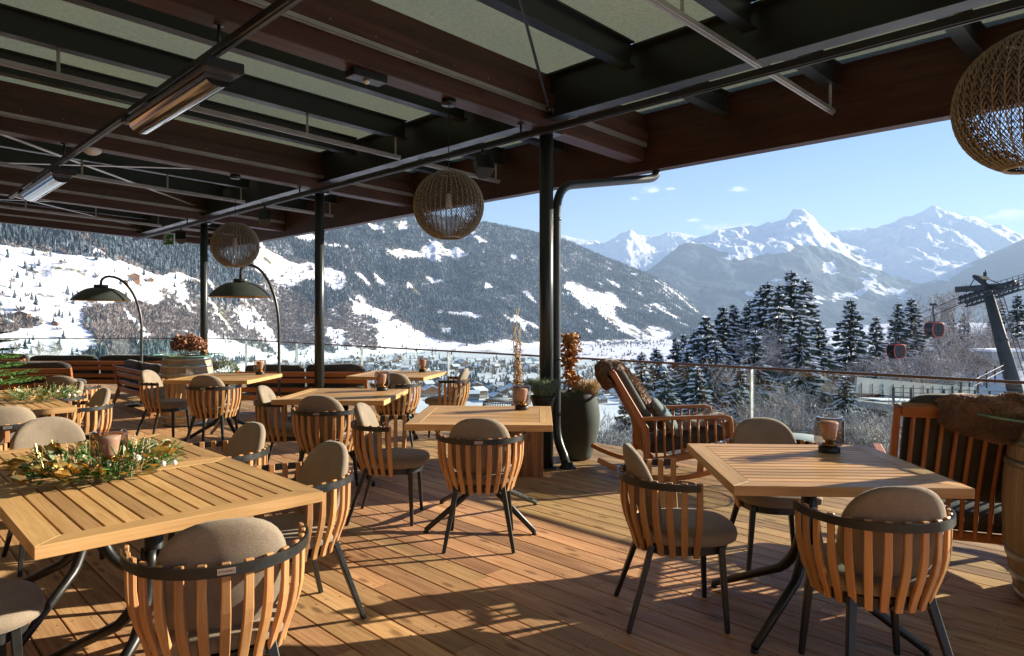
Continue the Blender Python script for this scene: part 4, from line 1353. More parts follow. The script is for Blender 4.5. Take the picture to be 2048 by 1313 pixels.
barrel(2.89, 3.47, 'grey wine barrel cut by the right edge of the view', .50, 'round glass top on the barrel at the right edge', .945)

# hydrangea pot on the barrel
r = empty('dried_hydrangeas', (-4.44, 9.42, .947), 0, 'bunch of dried brown hydrangeas standing on the barrel', 'flowers')
rng = random.Random(8); fl = MB(1); st = MB(2)
for (cx, cy, cz, s_) in ((-.17, 0, .16, .085), (-.06, -.08, .19, .09), (.07, -.05, .185, .09), (.19, -.02, .15, .09), (.0, .08, .21, .09), (.13, .08, .18, .08), (-.13, .09, .18, .08), (.23, .06, .11, .07), (-.22, .06, .12, .07), (.02, -.14, .13, .075), (.16, -.12, .11, .07), (-.12, -.12, .12, .07)):
    for k in range(150):
        d = rdir(rng, -.6, 1); p = Vector((cx * .78, cy * .8, cz * .95)) + d * s_ * rng.uniform(.55, 1.0)
        leaf(fl, p, rdir(rng), d, .036, .034, 0, .1, rng.random())
    st.tube([(cx * .35, cy * .35, 0), (cx * .8, cy * .8, cz * .6), (cx, cy, cz)], .004, 5)
fl.build('flower_heads', M['hydrangea'], r); st.build('stems', M['heather'], r)
mb = MB(3); mb.lathe([(.0, .0), (.10, 0), (.10, .006), (0, .006)], 20); mb.build('tray', M['steel'], r)

# ------------------------------------------------------------------ arc lamps
def arclamp(bx, by, sx, sy, zr, zt, R, label):
    r = empty('arc_lamp', (bx, by, 0), 0, label, 'floor lamp', 'dark arc floor lamps beside the sofas')
    d = Vector((sx - bx, sy - by, 0)); D = d.length
    mb = MB(1); mb.lathe([(.0, .0), (.22, 0), (.22, .025), (.20, .03), (0, .03)], 32); mb.build('base', M['lamp_dark'], r)
    pts = [Vector((0, 0, .03)), Vector((0, 0, .6)), Vector((0, 0, 1.0)), Vector((0, 0, 1.25))]
    H = zt - 1.25
    for i in range(1, 17):
        a = (PI / 2) * i / 16
        pts.append(d * ((1 - math.cos(a)) * .80) + Vector((0, 0, 1.25 + H * math.sin(a))))
    for i in range(1, 7):
        a = (PI / 2) * i / 6
        pts.append(d * (.80 + .20 * math.sin(a)) + Vector((0, 0, zt - .10 * (1 - math.cos(a)))))
    hz = zr + R * .56
    pts.append(d + Vector((0, 0, hz)))
    mb = MB(2); mb.tube(pts, .021, 14); mb.build('stem', M['lamp_dark'], r)
    prof = [(.0, R * .47), (.115 * R / .44, R * .465)]
    for i in range(0, 11):
        t = i / 10; rr = .115 * R / .44 + (R - .115 * R / .44) * t; prof.append((rr, R * .465 * (1 - t ** 1.9)))
    c_ = d + Vector((0, 0, zr))
    mb = MB(3); mb.lathe(prof, 56, c_, capends=False); sh_ = mb.build('shade', M['lamp_dark'], r)
    mb = MB(4); mb.lathe([(p[0] * .985, p[1] - .006) for p in prof], 56, c_, capends=False); mb.build('shade_lining', M['lamp_gold'], sh_)
    mb = MB(5); k = R / .44; mb.lathe([(.105 * k, R * .455), (.105 * k, R * .56), (.10 * k, R * .575), (0, R * .575)], 32, c_); mb.build('shade_collar', M['lamp_dark'], r)
arclamp(-3.36, 9.95, -3.93, 10.0, 1.755, 2.215, .445, 'big arc lamp with black dome shade right of the farthest column')
arclamp(-6.12, 11.4, -6.82, 11.45, 1.74, 2.135, .448, 'smaller looking arc lamp with black dome shade over the left sofas')

# ------------------------------------------------------------------ sofas
def sofa(x, y, a, L, label, cush=3, seed=1, H=.66):
    r = empty('garden_sofa', (x, y, 0), math.radians(a), label, 'sofa', 'teak garden sofas with charcoal cushions')
    h = L / 2; D = .82
    for sx in (-1, 1):
        S = Vector((sx * (h - .03), 0, 0)); mb = MB(2)
        mb.sweep([S + Vector((0, -.40, H + .01)), S + Vector((0, -.30, .30)), S + Vector((0, -.42, .0))], [(.045, .045), (.05, .075), (.04, .04)], (1, 0, 0)); mb.build('rear_leg', M['teak_sofa'], r, bevel=.004)
        mb = MB(3); mb.sweep([S + Vector((0, .40, .30)), S + Vector((0, .42, 0))], [(.045, .07), (.04, .04)], (1, 0, 0)); mb.build('front_leg', M['teak_sofa'], r)
        mb = MB(4); mb.beam(S + Vector((0, -.31, .28)), S + Vector((0, .42, .28)), .04, .08); mb.build('side_rail', M['teak_sofa'], r)
    mb = MB(5)
    for k, z in enumerate((H - .035, H - .13, H - .27)):
        yy = -.30 - .10 * (z - .30) / .36
        mb.beam(Vector((-h, yy - .0, z)), Vector((h, yy - .0, z)), .022, .072, up=(0, -.27, 1))
    mb.build('back_slats', M['teak_sofa'], r, bevel=.004)
    mb = MB(6); mb.beam(Vector((-h + .02, -.32, .275)), Vector((h - .02, -.32, .275)), .03, .085); mb.build('rear_rail', M['teak_sofa'], r, bevel=.004)
    mb = MB(6); mb.beam(Vector((-h + .02, .42, .275)), Vector((h - .02, .42, .275)), .03, .085); mb.build('front_rail', M['teak_sofa'], r, bevel=.004)
    mb = MB(7); mb.box((0, .05, .30), (L - .1, .66, .02)); mb.build('seat_base', M['cap'], r)
    rng = random.Random(seed)
    for k in range(cush):
        w = (L - .12) / cush; xx = -h + .06 + w * (k + .5)
        def shs(p): return Vector((xx + p.x, .06 + p.y, .385 + p.z + mnoise.noise(p * 5 + Vector((k, seed, 0))) * .012))
        V, fs = cushion_mesh(w - .01, .70, .15, 8, 4, 36, 12, shs); mb = MB(8); mb.add(V, fs, None, 0, True); mb.build('seat_cushion', M['charcoal'], r)
        def shb(p):
            n_ = mnoise.noise(p * 6 + Vector((k * 3, seed, 5))) * .02
            return Vector((xx + p.x, -.20 - .18 * (p.y) + p.z, .565 + p.y + n_))
        V, fs = cushion_mesh(w - .02, .40 + rng.uniform(-.01, .01), .17, 6, 2.6, 36, 14, shb); mb = MB(9); mb.add(V, fs, None, 0, True); mb.build('back_cushion', M['charcoal'], r)
    return r
sofa(-3.06, 10.45, -2, 1.95, 'teak sofa with slatted back, right of the big arc lamp', 2, 1)
sofa(-8.05, 10.95, 9, 2.3, 'teak sofa at the left edge, nearest of the left sofas', 1, 2)
sofa(-7.65, 13.0, -2, 2.75, 'long teak sofa behind the other left sofas, before the barrel', 2, 3)
sofa(-5.60, 10.95, -47, 2.15, 'teak sofa turned diagonally beside the barrel, its leg splayed on the deck', 2, 4)
sofa(-10.2, 13.6, -6, 2.0, 'farthest teak sofa partly hidden at the left edge', 2, 5)
pillow(-5.5, 11.2, .60, (math.radians(70), 0, math.radians(-40)), .6, 'pale scatter pillow on the diagonal sofa beside the barrel', M['light_fabric'])
pillow(-7.4, 11.3, .50, (math.radians(65), 0, math.radians(10)), .5, 'pale scatter pillow on the sofa at the left edge', M['light_fabric'])

# ------------------------------------------------------------------ planters and side tables
def wire_table(x, y, label, R=.24, h=.42):
    r = empty('wire_side_table', (x, y, 0), 0, label, 'side table', 'round wire side tables')
    mb = MB(1); mb.lathe([(0, h - .012), (R, h - .012), (R, h), (0, h)], 40); mb.build('top', M['grey_top'], r)
    mb = MB(2)
    for k in range(44):
        a = 2 * PI * k / 44; c_, s_ = math.cos(a), math.sin(a)
        pts = [(q * c_, q * s_, z) for q, z in ((R * .9, h - .02), (R * 1.12, h - .035), (R * 1.16, h - .08), (R * 1.05, h - .2), (R * .8, .12), (R * .85, .03), (R * .95, .012))]
        mb.tube(pts, .0035, 5)
    for rr, z in ((R * 1.16, h - .08), (R * .95, .012)):
        mb.tube([(rr * math.cos(2 * PI * k / 40), rr * math.sin(2 * PI * k / 40), z) for k in range(40)], .005, 6, closed=True)
    mb.build('wire_frame', M['brass'] if False else plain('bronze_wire', (.10, .075, .045), .4, .6), r)
wire_table(-.15, 8.72, 'low round wire side table behind the lantern on the centre table', .19)
wire_table(2.42, 5.93, 'low round wire side table behind the front right table', .27)

def pot_profile(h, r0, rm, r1, wall=.025):
    p = [(r0 * .3, 0), (r0 * .8, 0)]
    n = 16
    for i in range(n + 1):
        t = i / n
        rr = r0 + (rm - r0) * math.sin(min(1, t / .62) * PI / 2) if t < .62 else rm + (r1 - rm) * (1 - math.cos((t - .62) / .38 * PI / 2))
        p.append((rr, .012 + (h - .012) * t))
    p += [(r1 - .006, h + .004), (r1 - wall, h), (r1 - wall, h - .05), (0, h - .055)]
    return p
def soil(mb, r_, z): mb.lathe([(r_, z), (0, z + .01)], 24, capends=False)
# tall clay pot
r = empty('tall_clay_pot', (.66, 7.12, 0), 0, 'tall rounded grey clay pot beside the rain pipe and the rocking chair', 'plant pot')
mb = MB(1); mb.lathe(pot_profile(.69, .155, .245, .195), 48); mb.build('pot', M['pot'], r)
rng = random.Random(21)
p_ = empty('oak_sapling', (.58, 7.10, .64), 0, 'young tree with brown dry leaves growing in the tall clay pot', 'sapling')
mb = MB(1); mb.tube([(0, 0, 0), (.01, 0, .3), (-.01, .01, .62)], [.007, .005, .003], 6)
lf = MB(2)
for k in range(7):
    z = .12 + k * .07; a = k * 2.4; e = Vector((math.cos(a) * .06, math.sin(a) * .06, z + .05)); mb.tube([(0, 0, z), e], .0025, 5)
for k in range(620):
    t = rng.random() ** .8; z = .05 + .60 * t
    w = .075 if z > .38 else (.04 if z > .22 else .10)
    if .22 < z < .30 and rng.random() < .5: continue
    p = Vector((rng.gauss(0, w * .55) + (.015 if z > .38 else (.05 if z < .2 else 0)), rng.gauss(0, w * .5), z)); leaf(lf, p, rdir(rng, -.9, .6), rdir(rng), rng.uniform(.04, .065), rng.uniform(.026, .042), 0, .3, rng.random())
mb.build('twigs', M['bark'], p_); lf.build('dry_leaves', M['brownleaf'], p_)
p_ = empty('heather_plant', (.78, 7.08, .64), 0, 'pale dry heather growing at the right of the tall clay pot', 'plant')
mb = MB(1)
for k in range(420):
    a = rng.uniform(0, 2 * PI); q = rng.random() ** .5 * .085; p = Vector((q * math.cos(a), q * math.sin(a), 0)); d = Vector((p.x * 4, p.y * 4, 1)) + rdir(rng) * .25
    L = rng.uniform(.09, .19); e = p + d.normalized() * L; mb.beam(p, e, .003, .003, rv=rng.random())
    for j in range(4): leaf(mb, p + d.normalized() * L * rng.uniform(.5, 1), rdir(rng, 0, 1), rdir(rng), .012, .006, 0, .1, rng.random())
mb.build('heather_stems', M['heather'], p_)
p_ = empty('moss_cushion', (.665, 6.99, .645), 0, 'bright green cushion plant in the tall clay pot', 'plant')
mb = MB(1)
for k in range(1500):
    d = rdir(rng, 0, 1); p = Vector((d.x * .075, d.y * .05, d.z * .055)); leaf(mb, p, d + rdir(rng) * .6, rdir(rng), .014, .008, 0, .1, rng.random())
mb.build('leaves', M['moss'], p_)

# oak block with the fescue planter
r = empty('oak_block', (.155, 6.42, 0), math.radians(-3), 'square solid oak block with a long crack behind the centre table', 'wood block')
mb = MB(1); mb.box((.035, 0, .225), (.20, .28, .45), L=2); mb.box((-.115, 0, .225), (.094, .28, .447), L=2); mb.build('block', M['log'], r, bevel=.006)
r = empty('fescue_planter', (.29, 6.47, .45), 0, 'dark tapered planter with blue fescue grass on the oak block', 'planter')
mb = MB(1); mb.lathe([(0, 0), (.05, 0), (.115, .25), (.12, .27), (.105, .27), (.10, .24), (0, .235)], 32); mb.build('pot', M['cap'], r)
mb = MB(2)
for k in range(1500):
    a = rng.uniform(0, 2 * PI); q = rng.random() ** .5 * .07; p = Vector((q * math.cos(a), q * math.sin(a), .24)); o_ = Vector((math.cos(a), math.sin(a), 0))
    L = rng.uniform(.26, .42); sp = rng.uniform(.15, 1.25)
    e1 = p + (o_ * .45 * sp + Vector((0, 0, .75))) * L * .6; e2 = e1 + (o_ * .8 * sp + Vector((0, 0, .25 - .7 * sp))) * L * .6
    s_ = Vector((-o_.y, o_.x, 0)) * .0022; rv = rng.random() ** 1.6
    mb.add([p - s_, p + s_, e1 + s_ * .8, e1 - s_ * .8, e2], [(0, 1, 2, 3), (3, 2, 4)], None, 0, False, rv)
mb.build('grass_blades', M['bluegrass'], r)
# dried stalks planter, left of the column
r = empty('dried_stalk_planter', (.055, 7.25, 0), 0, 'tall dried stalks rising from a planter left of the thick column', 'planter')
mb = MB(1); mb.lathe(pot_profile(.50, .12, .17, .15), 36); mb.build('pot', M['pot'], r)
mb = MB(2)
for k in range(34):
    a = rng.uniform(0, 2 * PI); q = rng.uniform(0, .05); H_ = .25 + .75 * rng.random() ** 2.2 if k > 2 else 1.10
    pts = [Vector((q * math.cos(a), q * math.sin(a), .45))]; ph = rng.random() * 6
    for i in range(1, 9):
        t = i / 8; pts.append(Vector((pts[0].x * (1 - t) + .035 * math.sin(ph + t * 8) + .01 * rng.gauss(0, 1), pts[0].y * (1 - t) + .035 * math.cos(ph * 2 + t * 8), .45 + H_ * t)))
    mb.tube(pts, [.004] * 5 + [.003] * 4, 5)
mb.build('dry_stalks', M['heather'], r)
mb = MB(3)
for k in range(330):
    z = .48 + .75 * rng.random() ** 1.2; w = .05 * (1.6 - z * .8)
    p = Vector((rng.gauss(0, w * .6), rng.gauss(0, w * .6), z)); leaf(mb, p, rdir(rng, -1, -.1), rdir(rng), rng.uniform(.03, .07), rng.uniform(.008, .016), 0, .3, rng.random())
mb.build('withered_leaves', M['brownleaf'], r)
mb = MB(4)
for k in range(260):
    p = Vector((.05 + rng.gauss(0, .03), -.05, .48 + abs(rng.gauss(0, .07)))); leaf(mb, p, rdir(rng, 0, 1), rdir(rng), rng.uniform(.02, .04), .005, 0, .1, rng.random())
mb.build('silver_leaves', M['silverbush'], r)
# silver bush planter beside the farthest column
r = empty('silver_bush_planter', (-5.15, 12.3, 0), 0, 'grey planter with a silvery bush right of the barrel', 'planter')
mb = MB(1); mb.lathe(pot_profile(.46, .16, .25, .23), 36); mb.build('pot', M['pot'], r)
mb = MB(2)
for k in range(1300):
    d = rdir(rng, 0, 1); p = Vector((d.x * .26, d.y * .2, .46 + d.z * .22)) * 1.0; leaf(mb, p * rng.uniform(.9, 1), d + rdir(rng) * .5, rdir(rng), rng.uniform(.04, .08), .011, 0, .1, rng.random())
mb.build('bush', M['silverbush'], r)
mb = MB(3)
for k in range(5): mb.tube([(-.28, 0, .45), (-.30 + rng.gauss(0, .02), rng.gauss(0, .02), .75), (-.27 + rng.gauss(0, .04), 0, 1.02 + rng.uniform(-.1, .1))], .006, 5)
for k in range(90):
    p = Vector((-.27 + rng.gauss(0, .07), rng.gauss(0, .04), .52 + abs(rng.gauss(0, .08)))); leaf(mb, p, rdir(rng), rdir(rng), .05, .03, 0, .3, rng.random())
mb.build('dry_twigs', M['brownleaf'], r)
# ------------------------------------------------------------------ numpy noise
NR = np.random.RandomState(11)
PERM = NR.permutation(512)
GR = NR.rand(512, 2) * 2 - 1
def vnoise(x, y):
    xi = np.floor(x).astype(int); yi = np.floor(y).astype(int); xf = x - xi; yf = y - yi
    def g(a, b): 
        h = PERM[(PERM[a & 511] + b) & 511]
        return GR[h]
    def dot(a, b, dx, dy): 
        q = g(a, b); return q[..., 0] * dx + q[..., 1] * dy
    u = xf * xf * xf * (xf * (xf * 6 - 15) + 10); w = yf * yf * yf * (yf * (yf * 6 - 15) + 10)
    n00 = dot(xi, yi, xf, yf); n10 = dot(xi + 1, yi, xf - 1, yf); n01 = dot(xi, yi + 1, xf, yf - 1); n11 = dot(xi + 1, yi + 1, xf - 1, yf - 1)
    return (n00 * (1 - u) + n10 * u) * (1 - w) + (n01 * (1 - u) + n11 * u) * w
def fbm(x, y, o=5, lac=2.0, g=.5):
    s_ = 0; a = 1; f = 1
    for i in range(o): s_ = s_ + a * vnoise(x * f + i * 17.3, y * f - i * 9.1); a *= g; f *= lac
    return s_
def ridged(x, y, o=5, lac=2.1, g=.5):
    s_ = 0; a = 1; f = 1
    for i in range(o): s_ = s_ + a * (1 - 2 * np.abs(vnoise(x * f + i * 7.7, y * f + i * 3.3))); a *= g; f *= lac
    return s_
def sstep(a, b, x):
    t = np.clip((x - a) / (b - a), 0, 1); return t * t * (3 - 2 * t)
K = 1380.0
def interp(P, x): 
    P = np.array(P, float); return np.interp(x, P[:, 0], P[:, 1])
ZV = -130.0

# ------------------------------------------------------------------ terrain materials
def snowmat(name, rockc, forestc, spec):
    """snow with rock or forest by the vertex attribute 'cover' and noise"""
    m, nt, b = newmat(name); h = NT(nt)
    t = nt.nodes.new("ShaderNodeTexCoord").outputs['Object']
    at = nt.nodes.new("ShaderNodeAttribute"); at.attribute_name = "cover"
    at2 = nt.nodes.new("ShaderNodeAttribute"); at2.attribute_name = "rock"
    n1 = h.noise(t, spec['ns'], 8.0, 0.68)
    n2 = h.noise(t, spec['ns'] * 7, 6.0, 0.7)
    fm = h.rng(h.math('ADD', at.outputs['Fac'], h.math('MULTIPLY', h.math('SUBTRACT', n1, 0.5), spec.get('k', 0.7))), 0.46, 0.54)
    fc = h.mix(h.rng(n2, 0.3, 0.7), forestc, tuple(x * 1.8 + .006 for x in forestc))
    rm = h.rng(h.math('ADD', at2.outputs['Fac'], h.math('MULTIPLY', h.math('SUBTRACT', n2, 0.5), 1.2)), 0.5, 0.66)
    c = h.mix(rm, (0.80, 0.84, 0.90), rockc)
    c = h.mix(fm, c, fc)
    nt.links.new(c, b.inputs['Base Color'])
    setp(b, Roughness=0.8, Specular_IOR_Level=0.1)
    nt.links.new(h.bump(h.math('ADD', n1, h.math('MULTIPLY', n2, .5)), 1.0, spec['bd']), b.inputs['Normal'])
    return m
M['far_rock'] = snowmat('snowy_rock', (0.16, 0.16, 0.17), (0.018, 0.034, 0.050), dict(ns=.0012, bd=60.0))
M['mid_hill'] = snowmat('forested_slope', (0.14, 0.13, 0.12), (0.04, 0.058, 0.07), dict(ns=.0016, bd=30.0, k=.5))

def mountain(name, ridge, foot_r, ridge_r, label, mat, na=420, ns=150, amp=.10, scale=1500., cover=None, foot_z=ZV - 10, pw=1.25, jag=0.012, power=1.0, xr=(-500, 2600), back=2500., sm=.07, gul=0.0):
    px = np.linspace(xr[0], xr[1], na)
    ry = interp(ridge, px); fr = interp(foot_r, px); rr = interp(ridge_r, px)
    s_ = np.concatenate([np.linspace(0, 1, ns), 1 + np.linspace(.04, 1, 12)])
    PX, S = np.meshgrid(px, s_, indexing='ij')
    RY = ry[:, None]; FR = fr[:, None]; RR = rr[:, None]
    zr1 = HC + (636 - RY) / K * RR
    kern = np.ones(max(3, int(na * sm))) / max(3, int(na * sm)); pad = len(kern) // 2
    zs = np.convolve(np.pad(zr1[:, 0], pad, mode='edge'), kern, 'same')[pad:-pad][:, None]
    wq = sstep(.80, 1.0, S); zr = zs * (1 - wq) + zr1 * wq
    Y = np.where(S <= 1, FR + (RR - FR) * S, RR + (S - 1) * back)
    Xw = (PX - 1024) / K * Y
    base = foot_z + (zr - foot_z) * np.clip(S, 0, 1) ** pw
    Hh = (zr - foot_z)
    n = ridged(Xw / scale, Y / scale, 6) * .5 + fbm(Xw / scale * 2.2 + 5, Y / scale * 2.2, 5) * .5
    n = n - .55 - gul * (.25 + .75 * sstep(250, 600, PX)) * (.6 - ridged(PX / 48. + fbm(Xw / 500, Y / 500, 3) * .8, S * 1.3, 3) * .5)
    env = np.clip(S, 0, 1) ** .6 * (1 - sstep(.90, 1.0, S)) + 0.02
    jagn = ridged(Xw / (scale * .22), Y / (scale * .22) * .3, 5) - .5
    Z = base + n * amp * Hh * env + jagn * jag * Hh * sstep(.5, 1.0, S)
    Z = np.where(S > 1, Z - (S - 1) ** 1.0 * Hh * .55 , Z)
    V = np.stack([Xw, Y, Z], -1)
    nsx = len(s_)
    idx = np.arange(na * nsx).reshape(na, nsx)
    Q = np.stack([idx[:-1, :-1], idx[1:, :-1], idx[1:, 1:], idx[:-1, 1:]], -1).reshape(-1, 4)
    PY = 636 - (Z - HC) / Y * K
    cov, rock = cover(PX, PY, Z, Xw, Y, S)
    o = np_mesh(name, V.reshape(-1, 3), Q, mat, smooth=True, attrs={'cover': ('POINT', cov.ravel()), 'rock': ('POINT', rock.ravel())})
    tag(o, label=label, kind='structure')
    return o, dict(px=px, s=s_, X=Xw, Y=Y, Z=Z, PY=PY, PX=PX, cov=cov)

# far snowy ridge (behind)
def cov_far(PX, PY, Z, X, Y, S):
    slope = np.abs(np.gradient(Z, axis=0)) / 60.
    return np.zeros_like(Z), .30 + .30 * sstep(.2, 1.6, slope) + .1 * (fbm(X / 500, Y / 500, 4))
mountain('far_snow_ridge', [(-500, 500), (1000, 500), (1120, 474), (1150, 479), (1180, 481), (1200, 488), (1225, 483), (1245, 473), (1262, 465), (1275, 472), (1300, 473), (1320, 476), (1335, 469), (1350, 468), (1370, 472), (1400, 478), (1450, 490), (1600, 520), (2600, 520)],
         [(-500, 11000), (2600, 11000)], [(-500, 15500), (2600, 15500)], None, M['far_rock'], 700, 120, .32, 2200., cov_far, jag=.02, xr=(1060, 1560), foot_z=-100, sm=.12)
# second snowy massif with the pointed peak
def cov_peak(PX, PY, Z, X, Y, S):
    tl = interp([(1200, 560), (1300, 520), (1400, 478), (1440, 505), (1480, 520), (1520, 500), (1580, 490), (1680, 500), (1720, 520), (1780, 545), (1900, 560), (2200, 520)], PX)
    tl = tl + fbm(X / 900, Y / 900, 4) * 30
    cov = sstep(-4, 12, PY - tl) * .9
    clear = np.zeros_like(Z)
    for (cx, cy, rx, ry_, rot) in ((1660, 535, 8, 22, .5), (1745, 575, 38, 10, .35), (1735, 560, 18, 12, 0), (1700, 590, 50, 4, -.2), (1560, 560, 20, 4, .2), (1800, 590, 30, 6, .2), (1640, 600, 12, 6, 0), (1500, 590, 16, 5, .5)):
        ax = PX - cx + fbm(X / 260, Y / 260, 4) * 26; ay = PY - cy + fbm(X / 260 + 31, Y / 260, 4) * 18
        dx = ax * math.cos(rot) + ay * math.sin(rot); dy = -ax * math.sin(rot) + ay * math.cos(rot)
        clear = np.maximum(clear, 1 - sstep(.6, 1.2, np.sqrt((dx / rx) ** 2 + (dy / ry_) ** 2)))
    slope = np.abs(np.gradient(Z, axis=0)) / 40.
    return cov - clear * .8, .34 + .30 * sstep(.3, 2.0, slope) + .12 * fbm(X / 400, Y / 400, 4)
mountain('peak_massif', [(-500, 640), (1180, 640), (1290, 548), (1320, 525), (1345, 505), (1370, 490), (1400, 477), (1420, 472), (1437, 463), (1450, 462), (1475, 457), (1490, 459), (1500, 455), (1512, 458), (1535, 453), (1560, 448), (1578, 438), (1584, 430), (1589, 425), (1594, 427), (1606, 431), (1622, 444), (1636, 456), (1650, 466), (1664, 478), (1690, 489), (1720, 500), (1800, 530), (1900, 560), (2000, 590), (2600, 640)],
         [(-500, 7000), (1200, 7000), (2600, 6000)], [(-500, 11500), (1300, 10000), (1400, 11500), (1590, 12500), (2600, 12500)], None, M['far_rock'], 900, 160, .26, 1700., cov_peak, jag=.018, xr=(1180, 2100), foot_z=-140)
# right massif
def cov_r(PX, PY, Z, X, Y, S):
    tl = 560 + fbm(X / 1200, Y / 1200, 4) * 40 - 30 * sstep(1900, 2050, PX)
    slope = np.abs(np.gradient(Z, axis=0)) / 40.
    return sstep(-10, 25, PY - tl) * .85, .34 + .34 * sstep(.3, 2.0, slope) + .14 * fbm(X / 500, Y / 500, 4)
mountain('right_massif', [(1500, 560), (1600, 500), (1680, 464), (1700, 462), (1720, 466), (1745, 464), (1765, 457), (1785, 448), (1800, 441), (1815, 438), (1835, 434), (1850, 433), (1862, 431), (1875, 426), (1890, 428), (1905, 430), (1925, 437), (1940, 436), (1955, 440), (1975, 450), (2000, 458), (2025, 466), (2048, 476), (2150, 500), (2400, 480), (2700, 470)],
         [(1400, 9000), (2700, 7000)], [(1400, 14500), (2700, 12500)], None, M['far_rock'], 800, 150, .30, 1900., cov_r, jag=.02, xr=(1440, 2700), foot_z=-100)
# near right wooded slope in the haze
def cov_s(PX, PY, Z, X, Y, S):
    return np.full_like(Z, .80) + fbm(X / 900, Y / 900, 4) * .35, np.full_like(Z, .2)
mountain('right_wooded_slope', [(1400, 660), (1560, 650), (1700, 622), (1780, 596), (1850, 566), (1900, 546), (1950, 524), (2000, 501), (2048, 480), (2150, 440), (2300, 380), (2700, 300)],
         [(1400, 6500), (2048, 5000), (2700, 4000)], [(1400, 12000), (2048, 11000), (2700, 9500)], None, M['mid_hill'], 400, 120, .10, 1400., cov_s, xr=(1500, 2800))

# ------------------------------------------------------------------ the big left hillside
def inside(poly, X, Y):
    r = np.zeros(X.shape, bool); n = len(poly)
    for i in range(n):
        x1, y1 = poly[i]; x2, y2 = poly[(i + 1) % n]
        c = ((y1 > Y) != (y2 > Y)) & (X < (x2 - x1) * (Y - y1) / ((y2 - y1) or 1e-9) + x1)
        r ^= c
    return r
MEADOW = [[(-600, 470), (0, 487), (40, 492), (90, 505), (150, 515), (235, 522), (300, 545), (350, 562), (385, 578), (340, 582), (330, 612), (270, 620), (205, 618), (180, 622), (165, 650), (190, 672), (200, 700), (0, 800), (-600, 900)],
 [(160, 473), (180, 478), (200, 500), (222, 516), (190, 512), (165, 490)],
 [(310, 555), (360, 545), (395, 556), (405, 566), (350, 566)],
 [(512, 504), (540, 505), (580, 520), (612, 524), (640, 528), (690, 545), (690, 572), (655, 578), (648, 566), (610, 562), (590, 575), (560, 570), (600, 600), (628, 620), (600, 618), (560, 600), (480, 606), (470, 596), (520, 585), (540, 560), (505, 540)],
 [(478, 600), (545, 597), (620, 625), (598, 640), (560, 618), (520, 645), (600, 690), (560, 690), (500, 655), (486, 640)],
 [(650, 560), (690, 575), (692, 590), (660, 580)], [(770, 507), (800, 498), (845, 505), (848, 490), (880, 490), (935, 512), (925, 520), (880, 513), (815, 520), (775, 515)],
 [(785, 438), (800, 440), (835, 462), (832, 466), (800, 462)], [(845, 480), (870, 482), (900, 494), (860, 492)],
 [(415, 660), (440, 672), (520, 700), (560, 720), (400, 720), (395, 690)],
 [(690, 615), (740, 614), (800, 632), (770, 645), (730, 632), (700, 640)], [(735, 648), (800, 640), (880, 680), (1000, 698), (1100, 700), (1100, 740), (700, 740), (745, 700), (740, 680), (725, 662)],
 [(680, 660), (740, 700), (760, 740), (640, 740), (690, 690), (600, 660)],
 [(900, 700), (960, 688), (1020, 680), (1120, 690), (1300, 700), (1300, 760), (900, 760)],
 [(1118, 575), (1150, 562), (1185, 578), (1215, 590), (1250, 605), (1262, 622), (1230, 618), (1240, 640), (1215, 640), (1190, 618), (1150, 600)],
 [(1210, 580), (1232, 590), (1245, 605), (1225, 600)], [(1215, 640), (1240, 635), (1280, 665), (1290, 690), (1255, 672)],
 [(1268, 545), (1285, 550), (1283, 555), (1266, 552)], [(1318, 562), (1340, 575), (1370, 592), (1402, 625), (1395, 632), (1375, 612), (1350, 596), (1322, 578)],
 [(1305, 600), (1325, 612), (1350, 630), (1370, 640), (1345, 640), (1318, 622)], [(1290, 650), (1330, 655), (1350, 680), (1300, 690)]]
BRUSH = [[(-50, 620), (0, 640), (80, 640), (90, 660), (0, 670)], [(170, 622), (210, 612), (300, 612), (420, 600), (500, 640), (620, 660), (760, 700), (560, 705), (430, 665), (300, 690), (215, 690), (180, 655)],
 [(320, 580), (345, 575), (365, 600), (375, 620), (330, 618)], [(690, 610), (760, 660), (760, 710), (690, 690), (600, 650)], [(475, 600), (540, 560), (610, 600), (640, 640), (560, 640)], [(480, 615), (600, 625), (620, 690), (520, 690)]]
def cov_left(PX, PY, Z, X, Y, S):
    m = np.zeros(Z.shape)
    for q in range(5):
        wx = PX + fbm(X / 160 + q * .35, Y / 160, 5) * 26 + (q - 2) * 2.0; wy = PY + fbm(X / 160 + 40 + q * .35, Y / 160, 5) * 17
        mm = np.zeros(Z.shape)
        for p in MEADOW: mm = np.maximum(mm, inside(p, wx, wy).astype(float))
        m += mm / 5
    br = np.zeros(Z.shape)
    for p in BRUSH: br = np.maximum(br, inside(p, wx, wy).astype(float))
    m = m * (1 - .75 * br)
    cov = 1 - m
    cov = np.where(br > .5, np.minimum(cov, .42 + .25 * sstep(0, .3, fbm(X / 120, Y / 120, 4))), cov)
    cov = np.where(S < .02, np.minimum(cov, .3), cov)
    # scattered snowy gaps in the forest
    gaps = sstep(.20, .40, fbm(X / 170 + 9, Y / 170, 5) + .04 * (1 - S)) * (PX > 150)
    cov = cov * (1 - .8 * gaps)
    return cov, .30 + .16 * fbm(X / 90, Y / 90, 3) + .12 * br
M['left_hill'] = None
